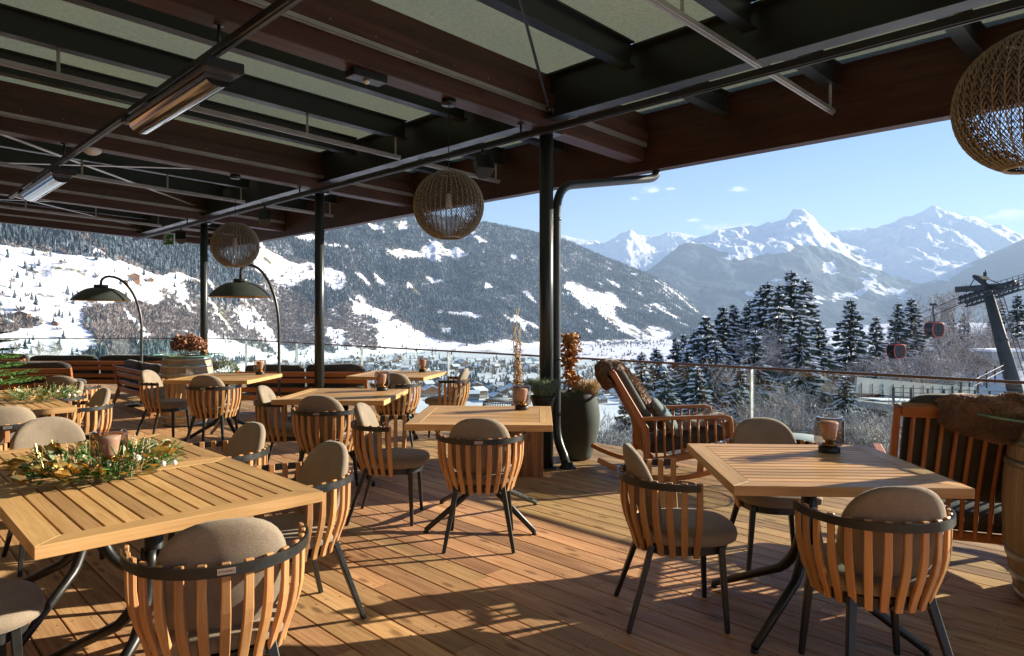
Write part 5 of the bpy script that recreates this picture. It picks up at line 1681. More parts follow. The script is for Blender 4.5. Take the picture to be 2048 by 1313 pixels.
def hillmat():
    m, nt, b = newmat('snowy_hillside'); h = NT(nt)
    t = nt.nodes.new("ShaderNodeTexCoord").outputs['Object']
    at = nt.nodes.new("ShaderNodeAttribute"); at.attribute_name = "cover"
    at2 = nt.nodes.new("ShaderNodeAttribute"); at2.attribute_name = "rock"
    n1 = h.noise(t, .010, 8.0, 0.68); n2 = h.noise(h.mapping(t, (1, 1, 2)), .05, 6.0, 0.7); n3 = h.noise(t, .004, 5.0, .6)
    snow = (0.78, 0.81, 0.86)
    grass = h.mix(h.rng(n2, .3, .7), (0.17, 0.14, 0.07), (0.11, 0.12, 0.06))
    gm = h.rng(h.math('ADD', h.math('MULTIPLY', n1, .7), h.math('MULTIPLY', n3, .5)), 0.675, 0.71)
    floor_ = h.mix(h.rng(n2, .40, .56), (0.36, 0.38, 0.42), (0.10, 0.095, 0.09))
    c = h.mix(gm, snow, grass)
    c = h.mix(h.rng(at.outputs['Fac'], .35, .65), c, floor_)
    nt.links.new(c, b.inputs['Base Color']); setp(b, Roughness=.85, Specular_IOR_Level=.1)
    nt.links.new(h.bump(h.math('ADD', n1, h.math('MULTIPLY', n2, .4)), .8, 12.0), b.inputs['Normal'])
    return m
M['left_hill'] = hillmat()
hill, HD = mountain('left_hillside', [(-900, 200), (0, 250), (300, 290), (500, 345), (650, 390), (800, 422), (850, 432), (920, 441), (970, 447), (1020, 456), (1060, 465), (1120, 478), (1150, 489), (1200, 512), (1240, 527), (1290, 546), (1320, 560), (1350, 578), (1380, 602), (1405, 628), (1430, 652), (1470, 672), (1520, 690)],
         [(-900, 500), (0, 700), (200, 850), (420, 1450), (560, 2050), (700, 2250), (850, 2700), (1000, 2900), (1100, 3250), (1300, 3900), (1520, 4400)],
         [(-900, 2300), (0, 2700), (500, 3400), (800, 4400), (970, 4900), (1150, 5600), (1290, 6000), (1430, 6300), (1520, 6400)], None, M['left_hill'],
         700, 260, .13, 560., cov_left, gul=.38, xr=(-900, 1520), foot_z=ZV - 4, pw=1.0, jag=.004)

# ------------------------------------------------------------------ ground: near slope, plateau on the right, valley floor, one sheet to the horizon
def ground_z(X, Y):
    R = np.sqrt(X * X + Y * Y) + 1e-6
    px = 1024 + K * X / np.maximum(Y, R * .05)
    side = sstep(1180, 1420, px + fbm(X / 30, Y / 30, 3) * 60)
    plat = -11.0 - 4 * sstep(30, 80, R) * (1 - sstep(1700, 2000, px)) + .012 * np.maximum(R - 40, 0) * sstep(1500, 1900, px) - 118 * sstep(230, 700, R)
    steep = -14 - 116 * sstep(14, 420, R) 
    left = sstep(500, 200, px)
    steep = steep * (1 - .0 * left)
    z = plat * side + steep * (1 - side)
    z = z + fbm(X / 22, Y / 22, 4) * 1.6 * sstep(14, 60, R) + fbm(X / 260, Y / 260, 4) * 5 * sstep(300, 900, R) * (1 - sstep(900, 2000, R) * .6)
    return np.minimum(z, -3.5)
def make_ground():
    nr, na = 260, 420
    r_ = np.concatenate([[0.01], np.geomspace(6, 26000, nr - 1)])
    a = np.linspace(0, 2 * PI, na, endpoint=False)
    # denser in front
    a = a + .55 * np.sin(2 * (a)) * 0
    Rr, Aa = np.meshgrid(r_, a, indexing='ij')
    X = Rr * np.sin(Aa); Y = Rr * np.cos(Aa)
    Z = ground_z(X, Y)
    idx = np.arange(nr * na).reshape(nr, na)
    nx = np.roll(idx, -1, axis=1)
    Q = np.stack([idx[:-1], nx[:-1], nx[1:], idx[1:]], -1).reshape(-1, 4)[:, ::-1]
    m, nt, b = newmat('valley_snow'); h = NT(nt)
    t = nt.nodes.new("ShaderNodeTexCoord").outputs['Object']
    n1 = h.noise(t, .006, 8.0, .65); n2 = h.noise(t, .35, 6.0, .65); n3 = h.noise(h.mapping(t, (1, .25, 1), rot=(0, 0, .5)), .004, 3.0)
    c = h.mix(h.rng(n1, .60, .66), (0.78, 0.81, 0.86), (0.24, 0.23, 0.20))
    c = h.mix(h.rng(n2, .62, .70), c, (0.22, 0.20, 0.17))
    nt.links.new(c, b.inputs['Base Color']); setp(b, Roughness=.8, Specular_IOR_Level=.1)
    nt.links.new(h.bump(n2, .5, .6), b.inputs['Normal'])
    o = np_mesh('snow_ground', np.stack([X, Y, Z], -1).reshape(-1, 3), Q, m, smooth=True); tag(o, kind='structure')
make_ground()

# ------------------------------------------------------------------ forest on the left hillside (one mass of countless small spruces)
def conifer_proto(seed, tiers=4, sides=6):
    rs = np.random.RandomState(seed); V = []; Fc = []; 
    for t in range(tiers):
        z0 = .06 + .90 * t / tiers * .92; z1 = min(1.0, z0 + .46 * (1 - t / tiers * .45)); r = .205 * (1 - t / tiers * .88)
        b = len(V); ap = rs.rand() * 6
        for k in range(sides):
            rr = r * (1.25 if k % 2 else .72) * rs.uniform(.8, 1.15); a = ap + 2 * PI * k / sides
            V.append((rr * math.cos(a), rr * math.sin(a), z0 + rs.uniform(-.03, .03)))
        V.append((0, 0, z1))
        for k in range(sides): Fc.append((b + k, b + (k + 1) % sides, b + sides))
    return np.array(V), np.array(Fc)
def bush_proto(seed, n=16):
    rs = np.random.RandomState(seed); V = []; Fc = []
    for k in range(n):
        d = rs.randn(3); d[2] = abs(d[2]) * 1.3 + .2; d /= np.linalg.norm(d); L = rs.uniform(.5, 1.0)
        sdir = np.cross(d, rs.randn(3)); sdir /= np.linalg.norm(sdir)
        base = np.array([0, 0, .08]) + d * .12; b = len(V); w = rs.uniform(.05, .11)
        V += [base, base + d * L * .6 + sdir * w, base + d * L * .5 - sdir * w, base + d * L]; Fc += [(b, b + 1, b + 3), (b, b + 3, b + 2)]
    V = np.array(V); V[:, :2] *= .55; return V, np.array(Fc)
def scatter(name, P, Hs, protos, mat, kind='stuff', rnd=None, widen=1.0, label=None):
    rs = np.random.RandomState(5); Vs = []; Fs = []; Rn = []; b = 0
    which = rs.randint(0, len(protos), len(P)); ang = rs.rand(len(P)) * 6.28
    rv = rs.rand(len(P)) if rnd is None else rnd
    for w, (V, Fc) in enumerate(protos):
        sel = np.where(which == w)[0]
        if not len(sel): continue
        c, s_ = np.cos(ang[sel])[:, None], np.sin(ang[sel])[:, None]
        x = V[None, :, 0] * c - V[None, :, 1] * s_; y = V[None, :, 0] * s_ + V[None, :, 1] * c; z = np.repeat(V[None, :, 2], len(sel), 0)
        hh = Hs[sel][:, None]
        A = np.stack([x * hh * widen + P[sel, 0:1], y * hh * widen + P[sel, 1:2], z * hh + P[sel, 2:3]], -1).reshape(-1, 3)
        off = (np.arange(len(sel)) * len(V))[:, None, None]
        Ff = (Fc[None] + off).reshape(-1, 3) + b
        Vs.append(A); Fs.append(Ff); Rn.append(np.repeat(rv[sel], len(Fc))); b += len(A)
    o = np_mesh(name, np.concatenate(Vs), np.concatenate(Fs), mat, attrs={'rnd': ('FACE', np.concatenate(Rn))})
    return tag(o, label=label, kind=kind)
def treemat(name, c1, c2, frost, fl):
    m, nt, b = newmat(name); h = NT(nt)
    at = nt.nodes.new("ShaderNodeAttribute"); at.attribute_name = "rnd"
    ge = nt.nodes.new("ShaderNodeNewGeometry"); sp = nt.nodes.new("ShaderNodeSeparateXYZ"); nt.links.new(ge.outputs['Normal'], sp.inputs[0])
    n = h.noise(ge.outputs['Position'], .22, 3.0, .6)
    f = h.math('ADD', h.rng(sp.outputs['Z'], .1, .8, 0, .5), h.math('MULTIPLY', h.math('SUBTRACT', n, .5), 1.0))
    f = h.math('ADD', f, h.math('MULTIPLY', h.math('SUBTRACT', at.outputs['Fac'], .5), .3))
    fm = h.rng(f, .1, .6, 0, fl)
    nt.links.new(h.mix(fm, h.mix(at.outputs['Fac'], c1, c2), frost), b.inputs['Base Color']); setp(b, Roughness=.85, Specular_IOR_Level=.1)
    return m
M['forest'] = treemat('snow_dusted_spruce', (0.025, 0.042, 0.050), (0.085, 0.115, 0.13), (0.52, 0.61, 0.72), .42)
M['brush'] = treemat('bare_frosted_brush', (0.17, 0.14, 0.12), (0.27, 0.235, 0.21), (0.66, 0.66, 0.68), .6)
def sample_hill(n, seed):
    rs = np.random.RandomState(seed)
    na, nsx = HD['X'].shape
    # importance: more samples where the slope is seen large
    u = rs.rand(n) * (na - 1.001); w = rs.rand(n) * 259.0
    i = u.astype(int); j = w.astype(int); fu = u - i; fv = w - j
    def g(A): return A[i, j] * (1 - fu) * (1 - fv) + A[i + 1, j] * fu * (1 - fv) + A[i, j + 1] * (1 - fu) * fv + A[i + 1, j + 1] * fu * fv
    return g(HD['X']), g(HD['Y']), g(HD['Z']), g(HD['PX']), g(HD['PY']), g(HD['cov']), rs
X, Y, Z, PXs, PYs, C, rs = sample_hill(290000, 3)
br = np.zeros(len(X), bool)
for p in BRUSH: br |= inside(p, PXs, PYs)
vis = (PYs > 200) & (PYs < 900) & (PXs > -500)
dens = rs.rand(len(X))
forest = vis & (C > .35 + .5 * rs.rand(len(X))) & (~br) & (dens < np.clip(.25 + Y / 4500, 0, 1))
sel = np.where(forest)[0]
print('forest trees', len(sel))
sel = sel[:110000]
Hs = rs.uniform(13, 27, len(sel)) * (0.9 + .25 * (fbm(X[sel] / 200, Y[sel] / 200, 3)))
scatter('spruce_forest', np.stack([X[sel], Y[sel], Z[sel] - 1.5], -1), Hs, [conifer_proto(s_, 3, 6) for s_ in range(5)], M['forest'], rnd=np.clip(rs.rand(len(sel)) * .6 + .2 + fbm(X[sel] / 150, Y[sel] / 150, 3) * .9, 0, 1))
# single conifers out on the meadows and brush
s2 = np.where(vis & (((C < .5) & (rs.rand(len(X)) < .010)) | (br & (rs.rand(len(X)) < .03))))[0]
scatter('lone_spruces', np.stack([X[s2], Y[s2], Z[s2] - 1], -1), rs.uniform(8, 20, len(s2)), [conifer_proto(s_ + 20, 4, 6) for s_ in range(4)], M['forest'])
s3 = np.where(vis & ((br & (C > .3) & (rs.rand(len(X)) < np.clip(.60 + 1.2 * fbm(X / 120, Y / 120, 4), .04, .9))) | ((C < .5) & (rs.rand(len(X)) < .004 + .10 * np.clip(fbm(X / 140, Y / 60, 4) - .22, 0, 1))) | ((C > .35) & (C < .75) & (rs.rand(len(X)) < .5))))[0]
scatter('bare_brush', np.stack([X[s3], Y[s3], Z[s3] - .5], -1), rs.uniform(6, 15, len(s3)), [bush_proto(s_, 18) for s_ in range(6)], M['brush'], widen=1.3)
print('brush', len(s3))
# ------------------------------------------------------------------ village houses on the valley floor
def house_meshes():
    out = []
    mw = plain('house_wall_white', (.55, .52, .46), .8, 0, .2, .15, 1.0); mwd = plain('house_wall_wood', (.22, .12, .065), .8, 0, .2, .2, 1.0); mg = plain('house_wall_grey', (.36, .34, .31), .8, 0, .2, .15, 1.0)
    for (w, d, hh, rf, m1, m2) in ((12, 14, 6, 3.2, mw, mwd), (10, 12, 5.5, 3, mw, mw), (14, 11, 7, 3.2, mwd, mwd), (18, 13, 9, 3.4, mg, mwd), (9, 9, 4.5, 2.6, mwd, mwd), (11, 12, 6, 3, mg, mg)):
        wa = MB(1); 
        def wallbox(z0, z1, mat):
            wa.box((0, 0, (z0 + z1) / 2), (w, d, z1 - z0), None, mat)
        wallbox(-6, hh * .5, 0); wallbox(hh * .5 + .01, hh, 1)
        wa.add([(-w / 2, -d / 2, hh), (w / 2, -d / 2, hh), (0, -d / 2, hh + rf)], [(0, 1, 2)], None, 1); wa.add([(-w / 2, d / 2, hh), (w / 2, d / 2, hh), (0, d / 2, hh + rf)], [(2, 1, 0)], None, 1)
        wa.box((0, -d / 2 - .5, hh * .5), (w * .9, 1.0, 1.0), None, 3)
        ro = MB(3); ov = 1.2; t = .55
        for s_ in (-1, 1):
            a = Vector((0, 0, hh + rf)); b = Vector((s_ * (w / 2 + ov), 0, hh - rf * ov / (w / 2)))
            ro.hexa([a + Vector((0, -d / 2 - ov, .05)), b + Vector((0, -d / 2 - ov, .05)), a + Vector((0, d / 2 + ov, .05)), b + Vector((0, d / 2 + ov, .05)),
                     a + Vector((0, -d / 2 - ov, t)), b + Vector((0, -d / 2 - ov, t)), a + Vector((0, d / 2 + ov, t)), b + Vector((0, d / 2 + ov, t))])
        ch = MB(5); ch.box((w * .18, d * .15, hh + rf), (.9, .9, 2.0))
        wi = wa
        nx = max(2, int(w // 3)); 
        for fl_ in range(int(hh // 2.7)):
            for k in range(nx):
                x = -w / 2 + w * (k + .5) / nx; z = 1.5 + fl_ * 2.8
                wi.box((x, -d / 2, z), (1.1, .1, 1.3), None, 2); wi.box((x, d / 2, z), (1.1, .1, 1.3), None, 2); wi.box((w / 2, -d / 2 + d * (k + .5) / nx, z), (.1, 1.1, 1.3), None, 2); wi.box((-w / 2, -d / 2 + d * (k + .5) / nx, z), (.1, 1.1, 1.3), None, 2)
        out.append((wa.mesh('w', [m1, m2, M['darkglass'], mwd]), ro.mesh('r', M['snow']), ch.mesh('c', mg)))
    return out
HM = house_meshes()
def pix_ground(px, py):
    """point of the valley floor seen in this direction"""
    t = (px - 1024) / K
    lo, hi = 15.0, 9000.0
    for _ in range(40):
        mid = (lo + hi) / 2; z = float(ground_z(np.array([t * mid]), np.array([mid]))[0])
        if HC - z > mid * (py - 636) / K: lo = mid if False else mid
        if (HC - z) / mid > (py - 636) / K: lo = mid
        else: hi = mid
    return t * mid, mid, z
rng = random.Random(99)
def put_house(px, py, k, a, s_, label, group):
    x, y, z = pix_ground(px, py)
    wa, ro, ch = HM[k]
    r = bpy.data.objects.new('alpine_house', None); col.objects.link(r); r.location = (x, y, z); r.rotation_euler = (0, 0, a); r.scale = (s_, s_, s_)
    tag(r, label, 'house', group)
    for nm, me in (('wall', wa), ('roof', ro)):
        o = bpy.data.objects.new(nm, me); col.objects.link(o); o.parent = r
        if nm == 'roof': rfo = o
    o = bpy.data.objects.new('chimney', ch); col.objects.link(o); o.parent = rfo
done = []
def cluster(n, cx, cy, sx, sy, lab, grp, smin=.8, smax=1.25, kk=(0, 1, 2, 4, 5), rnd='g'):
    c = 0; tries = 0
    while c < n and tries < n * 40:
        tries += 1
        px = rng.uniform(cx - sx, cx + sx); py = rng.uniform(cy - sy, cy + sy)
        x, y, z = pix_ground(px, py)
        if any((x - a) ** 2 + (y - b) ** 2 < 22 ** 2 for a, b in done): continue
        done.append((x, y)); k = rng.choice(kk); far = abs(px - cx) / sx; fl_ = 'left' if px < cx - sx * .34 else ('right' if px > cx + sx * .34 else 'middle')
        kind = ('white chalet', 'plain white house', 'dark timber chalet', 'grey apartment block', 'small barn', 'plain grey house')[k]
        put_house(px, py, k, rng.choice((0, PI / 2)) + .4 + rng.uniform(-.3, .3), rng.uniform(smin, smax), 'snowy ' + kind + ', ' + fl_ + ' part of ' + lab, grp); c += 1
cluster(46, 640, 750, 110, 26, 'the village behind the right sofa', 'houses of the near village', 1.05, 1.5)
cluster(84, 800, 750, 105, 34, 'the village above the rear table', 'houses of the near village', 1.05, 1.5)
cluster(34, 985, 733, 95, 11, 'the village row left of the thick column', 'houses of the middle village', 1.1, 1.6)
cluster(22, 960, 788, 105, 16, 'the front row above the snowy field', 'houses in front of the field', 1.1, 1.5, (3, 5, 0, 3))
cluster(30, 1200, 786, 60, 28, 'the village behind the tall clay pot', 'houses right of the column', 1.05, 1.5)
cluster(44, 1250, 684, 75, 7, 'the tiny far hamlet', 'houses of the far hamlet', 1.2, 1.9)
cluster(12, 880, 692, 60, 6, 'the farms at the foot of the hill', 'farmhouses at the hill foot', 1.0, 1.5)
cluster(10, 1200, 715, 110, 14, 'the snowy valley floor', 'hay barns on the valley floor', .8, 1.1, (4,))
# farmhouses up on the left hillside
def hill_at(px, py):
    d = (HD['PX'][:, :259] - px) ** 2 + (HD['PY'][:, :259] - py) ** 2 + (HD['s'][None, :259] > .99) * 1e6
    i, j = np.unravel_index(np.argmin(d), d.shape)
    return HD['X'][i, j], HD['Y'][i, j], HD['Z'][i, j]
for (px, py, k, s_, lab) in ((268, 562, 2, 1.5, 'dark wooden farm barn high on the left meadow, above the left arc lamp'), (297, 566, 0, 1.2, 'small farmhouse right of the dark barn on the left meadow'),
                             (238, 608, 3, 1.0, 'farmhouse behind the left arc lamp shade'), (275, 611, 0, 1.3, 'chalet right of the left arc lamp shade'), (482, 612, 0, 1.2, 'chalet under the right arc lamp shade'),
                             (250, 567, 4, 1.2, 'low shed left of the dark barn on the left meadow'), (15, 650, 1, 1.2, 'yellowish farmhouse at the left edge of the hillside'), (45, 640, 3, 1.0, 'big grey farmhouse at the left edge of the hillside'), (112, 650, 4, .9, 'small hut on the lower left meadow'),
                             (622, 540, 2, .8, 'tiny hut on the middle meadow left of the second column'), (810, 512, 4, .9, 'tiny hut on the upper clearing')):
    x, y, z = hill_at(px, py)
    wa, ro, ch = HM[k]
    r = bpy.data.objects.new('alpine_house', None); col.objects.link(r); r.location = (x, y, z - .5); r.rotation_euler = (0, 0, rng.uniform(-.4, .4) + .5); r.scale = (s_,) * 3
    tag(r, lab, 'house')
    for nm, me in (('wall', wa), ('roof', ro)):
        o = bpy.data.objects.new(nm, me); col.objects.link(o); o.parent = r

# trees, hedges and shrubs between the houses and along the valley streams
rs = np.random.RandomState(8)
PT = []; HT = []; PB = []; HB = []
def strip(n, x0, y0, x1, y1, jx, jy, con=.3):
    for k in range(n):
        t = rs.rand(); px = x0 + (x1 - x0) * t + rs.randn() * jx; py = y0 + (y1 - y0) * t + rs.randn() * jy
        x, y, z = pix_ground(px, max(py, 668))
        if rs.rand() < con: PT.append((x, y, z - .5)); HT.append(rs.uniform(9, 20))
        else: PB.append((x, y, z - .5)); HB.append(rs.uniform(5, 11))
strip(700, 540, 760, 900, 745, 20, 18, .4); strip(260, 860, 735, 1090, 740, 10, 8, .5); strip(260, 870, 770, 1060, 775, 20, 8, .45)
strip(160, 1130, 740, 1330, 724, 10, 2.5, .1); strip(220, 1130, 762, 1260, 755, 10, 10, .3); strip(200, 1180, 690, 1330, 684, 20, 5, .5); strip(60, 700, 725, 900, 700, 20, 5, .2); strip(60, 1110, 705, 1330, 715, 20, 6, .1)
strip(90, 560, 735, 700, 730, 20, 6, .3)
scatter('village_conifers', np.array(PT), np.array(HT), [conifer_proto(s_ + 40, 4, 6) for s_ in range(4)], M['forest'])
scatter('village_shrubs', np.array(PB), np.array(HB), [bush_proto(s_ + 40, 22) for s_ in range(5)], M['brush'], widen=1.2)

# ------------------------------------------------------------------ near snowy spruces
M['spruce'] = leafmat('spruce_needles', (0.032, 0.054, 0.046), (0.075, 0.105, 0.080))
M['snow_clump'] = plain('snow_on_branches', (0.84, 0.87, 0.91), .7, 0, .2)
def spruce_meshes(seed, H=20.0, R=3.6, dens=1.0):
    rs = np.random.RandomState(seed)
    V = []; Fq = []; rnd = []; SV = []; SF = []
    def quad(Vl, Fl, a, b, c, d):
        n = len(Vl); Vl += [a, b, c, d]; Fl.append((n, n + 1, n + 2, n + 3))
    z = H * .05; 
    while z < H * .985:
        t = z / H
        L0 = R * (1 - t) ** .72 * (1 - .25 * max(0, .12 - t) / .12) + .12
        nb = int((8 + 5 * (1 - t)) * dens)
        a0 = rs.rand() * 6.28
        for k in range(nb):
            a = a0 + 2 * PI * k / nb + rs.uniform(-.3, .3); L = L0 * rs.uniform(.72, 1.12)
            if rs.rand() < .05: continue
            zz = z + rs.uniform(-.2, .2)
            ca, sa = math.cos(a), math.sin(a); dirv = np.array([ca, sa, 0]); sd = np.array([-sa, ca, 0])
            droop = (.30 + .35 * (1 - t)) * rs.uniform(.7, 1.3)
            n = max(3, int(L / .42)); hasn = rs.rand() < .90; r0 = rs.rand()
            for i in range(n):
                u0 = i / n; u1 = (i + 1) / n
                def pt(u): return dirv * L * u + np.array([0, 0, zz + L * (.10 * u - droop * u * u + .16 * u ** 3)])
                p0 = pt(u0); p1 = pt(u1); w = L * .20 * (1 - abs(u0 - .35)) * (1 - u0 ** 2 * .7) + .08
                # twigs both sides, hanging a little
                for sgn in (-1, 1):
                    for q in range(2):
                        b0 = p0 + (p1 - p0) * (q * .5 + rs.uniform(0, .3)); 
                        tip = b0 + sd * sgn * w * rs.uniform(.7, 1.25) + dirv * w * rs.uniform(.25, .8) + np.array([0, 0, -w * rs.uniform(.1, .75)])
                        ax = dirv * rs.uniform(.09, .16)
                        quad(V, Fq, b0 - ax * .4, b0 + ax, tip + ax * .25, tip - ax * .1); rnd.append(r0 * .6 + rs.rand() * .4)
                if rs.rand() < .8:
                    hang = np.array([0, 0, -rs.uniform(.15, .45)])
                    quad(V, Fq, p0, p1, p1 + hang * .6 + sd * rs.uniform(-.1, .1), p0 + hang + sd * rs.uniform(-.1, .1)); rnd.append(r0 * .5)
                if hasn and u0 > .10 and rs.rand() < .80:
                    up = np.array([0, 0, .05 + .05 * rs.rand()]); ww = w * rs.uniform(.18, .38)
                    m0 = p0 + up + sd * rs.uniform(-.4, .4) * w; m1 = p0 + (p1 - p0) * rs.uniform(1.1, 2.0) + up + sd * rs.uniform(-.4, .4) * w
                    b_ = len(SV); cth = np.array([0, 0, .07 + .05 * rs.rand()])
                    SV += [m0 - dirv * .05, (m0 + m1) / 2 + sd * ww * .5 - np.array([0, 0, .06]), m1 + dirv * .05 - np.array([0, 0, .04]), (m0 + m1) / 2 - sd * ww * .5 - np.array([0, 0, .06]), (m0 + m1) / 2 + cth]
                    SF += [(b_, b_ + 1, b_ + 4), (b_ + 1, b_ + 2, b_ + 4), (b_ + 2, b_ + 3, b_ + 4), (b_ + 3, b_, b_ + 4)]
                    if rs.rand() < .5:
                        sg = rs.choice((-1, 1)); s0 = (m0 + m1) / 2 + sd * sg * w * .55 + np.array([0, 0, -w * .22]); b_ = len(SV)
                        SV += [s0 - dirv * .1, s0 + sd * sg * w * .35 - np.array([0, 0, w * .18]), s0 + dirv * .14, s0 - sd * sg * w * .1, s0 + np.array([0, 0, .08])]
                        SF += [(b_, b_ + 1, b_ + 4), (b_ + 1, b_ + 2, b_ + 4), (b_ + 2, b_ + 3, b_ + 4), (b_ + 3, b_, b_ + 4)]
        z += (.36 + .22 * (1 - t)) * rs.uniform(.85, 1.15)
    # leader shoot
    for k in range(14):
        a = rs.rand() * 6.28; zz = H * .97 + rs.rand() * H * .03; l = .35 * (1 - (zz - H * .97) / (H * .035)) + .05; d = np.array([math.cos(a), math.sin(a), .25])
        s_ = np.array([-math.sin(a), math.cos(a), 0]) * .05; p = np.array([0, 0, zz]); quad(V, Fq, p - s_, p + s_, p + d * l + s_ * .3, p + d * l - s_ * .3); rnd.append(.3)
    f = np_mesh('crown_data', np.array(V), np.array(Fq), M['spruce'], attrs={'rnd': ('FACE', rnd)})
    s_ = np_mesh('snow_data', np.array(SV), np.array(SF), M['snow_clump'], smooth=False)
    mb = MB(1); mb.tube([(0, 0, -1.5), (0, 0, H * .5), (0, 0, H)], [H * .013, H * .008, .02], 7)
    t_ = mb.mesh('trunk', M['bark'])
    return f, s_, t_
SP = [spruce_meshes(s_, 20, R_, d_) for s_, R_, d_ in ((1, 3.9, 1.1), (2, 3.3, 1.0), (3, 4.3, 1.15), (4, 3.0, .95))]
GS = 'snow laden spruces below the terrace'
def spruce(px, top, D, k, sc, label, group=GS, wid=1.22):
    x = (px - 1024) / K * D; H = 20 * sc; zt = HC + (636 - top) / K * D
    r = bpy.data.objects.new('spruce_tree', None); col.objects.link(r); r.location = (x, D, zt - H); r.rotation_euler = (0, 0, rng.uniform(0, 6.28)); r.scale = (sc * wid, sc * wid, sc)
    tag(r, label, 'spruce', group)
    for nm, me in zip(('crown', 'snow_cover', 'trunk'), SP[k]):
        o = bpy.data.objects.new(nm, me); col.objects.link(o); o.parent = r
T = [ # px of stem, px of tip, distance, variant, size
 (1583, 541, 62, 0, 1.18, 'tallest snowy spruce, tip in the middle of the main group'),
 (1535, 563, 60, 1, 1.10, 'tall spruce just left of the tallest one'),
 (1521, 572, 66, 3, 1.10, 'slim dark spruce at the left of the main group'),
 (1611, 556, 64, 1, 1.12, 'tall spruce just right of the tallest one'),
 (1557, 569, 54, 3, .95, 'spruce with heavy snow in front of the tallest one'),
 (1636, 640, 58, 2, .80, 'broad low spruce at the right foot of the main group'),
 (1702, 598, 72, 0, 1.10, 'dark full spruce standing alone right of the main group'),
 (1752, 632, 80, 1, .95, 'small spruce right of the dark full one'),
 (1796, 604, 84, 1, 1.0, 'spruce left of the upper gondola, left one of a pair'),
 (1823, 597, 86, 0, 1.05, 'spruce left of the upper gondola, right one of a pair'),
 (1446, 610, 66, 1, 1.0, 'pointed spruce, left one of the pair left of the main group'),
 (1468, 608, 70, 3, 1.05, 'pointed spruce, right one of the pair left of the main group'),
 (1412, 632, 56, 2, .98, 'wide heavily snowed spruce above the rocking chair'),
 (1388, 660, 60, 1, .85, 'spruce left of the wide heavily snowed one'),
 (1352, 676, 66, 3, .88, 'narrow spruce near the left end of the near trees'),
 (1368, 666, 72, 1, .95, 'narrow spruce behind the left end of the near trees'),
 (1313, 694, 56, 1, .80, 'small spruce crossing the handrail, second from the left'),
 (1283, 703, 52, 3, .72, 'small spruce crossing the handrail, leftmost of the near trees'),
 (1330, 742, 40, 2, .62, 'snowy spruce low behind the rocking chair fur'),
 (1395, 735, 38, 0, .66, 'snowy spruce low behind the rocking chair arm'),
 (1250, 800, 34, 2, .45, 'snow covered low spruce between the clay pot and the rocking chair'),
 (1690, 752, 44, 2, .55, 'small snowy spruce behind the glass, right of the lantern table'),
 (1752, 740, 50, 1, .55, 'thin small spruce behind the glass near the walkway'),
 (1480, 735, 42, 1, .70, 'snowy spruce low behind the first glass joint'),
 (1902, 628, 120, 1, .95, 'hazy spruce behind the bare trees, left of the lift tower'),
 (1928, 626, 125, 3, .95, 'hazy narrow spruce just left of the lift tower'),
 (1880, 640, 118, 0, .8, 'small hazy spruce among the bare trees right of the gondola'),
 (1998, 600, 125, 0, 1.1, 'hazy spruce just right of the lift tower'),
 (2035, 588, 118, 1, 1.15, 'hazy spruce at the right edge behind the lift tower'),
 (1500, 600, 70, 2, 1.05, 'full spruce behind the left part of the main group'),
 (1562, 590, 74, 0, 1.1, 'full dark spruce behind the main group'),
 (1600, 640, 52, 2, .85, 'wide snowy spruce in front of the right half of the main group'),
 (1510, 660, 50, 0, .85, 'wide snowy spruce in front of the left half of the main group'),
 (1655, 690, 66, 1, .75, 'lower spruce between the main group and the lone dark one'),
 (1430, 680, 50, 0, .8, 'thick snowy spruce low in front of the left pair'),
 (1375, 700, 52, 2, .78, 'thick snowy spruce low at the left of the near trees'),
 (2075, 600, 110, 0, 1.1, 'spruce just outside the right edge'),
]
for (px, top, D, k, sc, lab) in T: spruce(px, top, D, k, sc * (1.0 if D < 100 else 1.15), lab)

# ------------------------------------------------------------------ frosted bare trees and thickets
def bare_meshes(seed, H=9.0, levels=5, spread=.55, multi=1):
    rg = random.Random(seed); V = []; Fq = []; rn = []
    def seg(a, b, r0, r1):
        d = (b - a).normalized(); s_ = d.orthogonal().normalized(); n_ = d.cross(s_); k = len(V)
        for p, r in ((a, r0), (b, r1)):
            for j in range(3):
                an = 2 * PI * j / 3; V.append(p + (s_ * math.cos(an) + n_ * math.sin(an)) * r)
        for j in range(3):
            j2 = (j + 1) % 3; Fq.append((k + j, k + j2, k + 3 + j2, k + 3 + j)); rn.append(min(1, .1 + .9 * (1 - r0 / .12)))
    def grow(p, d, L, r, lv):
        n = 2 if lv < levels - 1 else 1; q = p
        for i in range(n):
            d = (d + rdir(rg) * .18 + Vector((0, 0, .05))).normalized(); e = q + d * L / n; seg(q, e, r * (1 - i * .3), r * (1 - (i + 1) * .3)); q = e
            if lv >= levels - 2:
                for _ in range(2):
                    dd = (d + rdir(rg) * .9).normalized(); seg(q, q + dd * L * .5, max(r * .35, .010), .007)
        if lv <= 0 and False: return
        if lv == levels: return
        for k in range(3 if lv > 0 else 4 + multi):
            dd = (d + rdir(rg, -.4, .8) * spread * rg.uniform(.8, 1.5)).normalized()
            grow(p + (q - p) * rg.uniform(.55, 1.0), dd, L * rg.uniform(.58, .80), r * .55, lv + 1)
    for m_ in range(multi):
        d0 = Vector((rg.uniform(-.35, .35) * (multi > 1), rg.uniform(-.35, .35) * (multi > 1), 1)).normalized()
        grow(Vector((rg.uniform(-.4, .4) * (multi > 1), rg.uniform(-.4, .4) * (multi > 1), 0)), d0, H * (.30 if multi == 1 else .22), H * .010, 0)
    return np.array([tuple(v_) for v_ in V]), np.array(Fq), rn
m, nt, b = newmat('frosted_bark'); h = NT(nt)
at = nt.nodes.new("ShaderNodeAttribute"); at.attribute_name = "rnd"
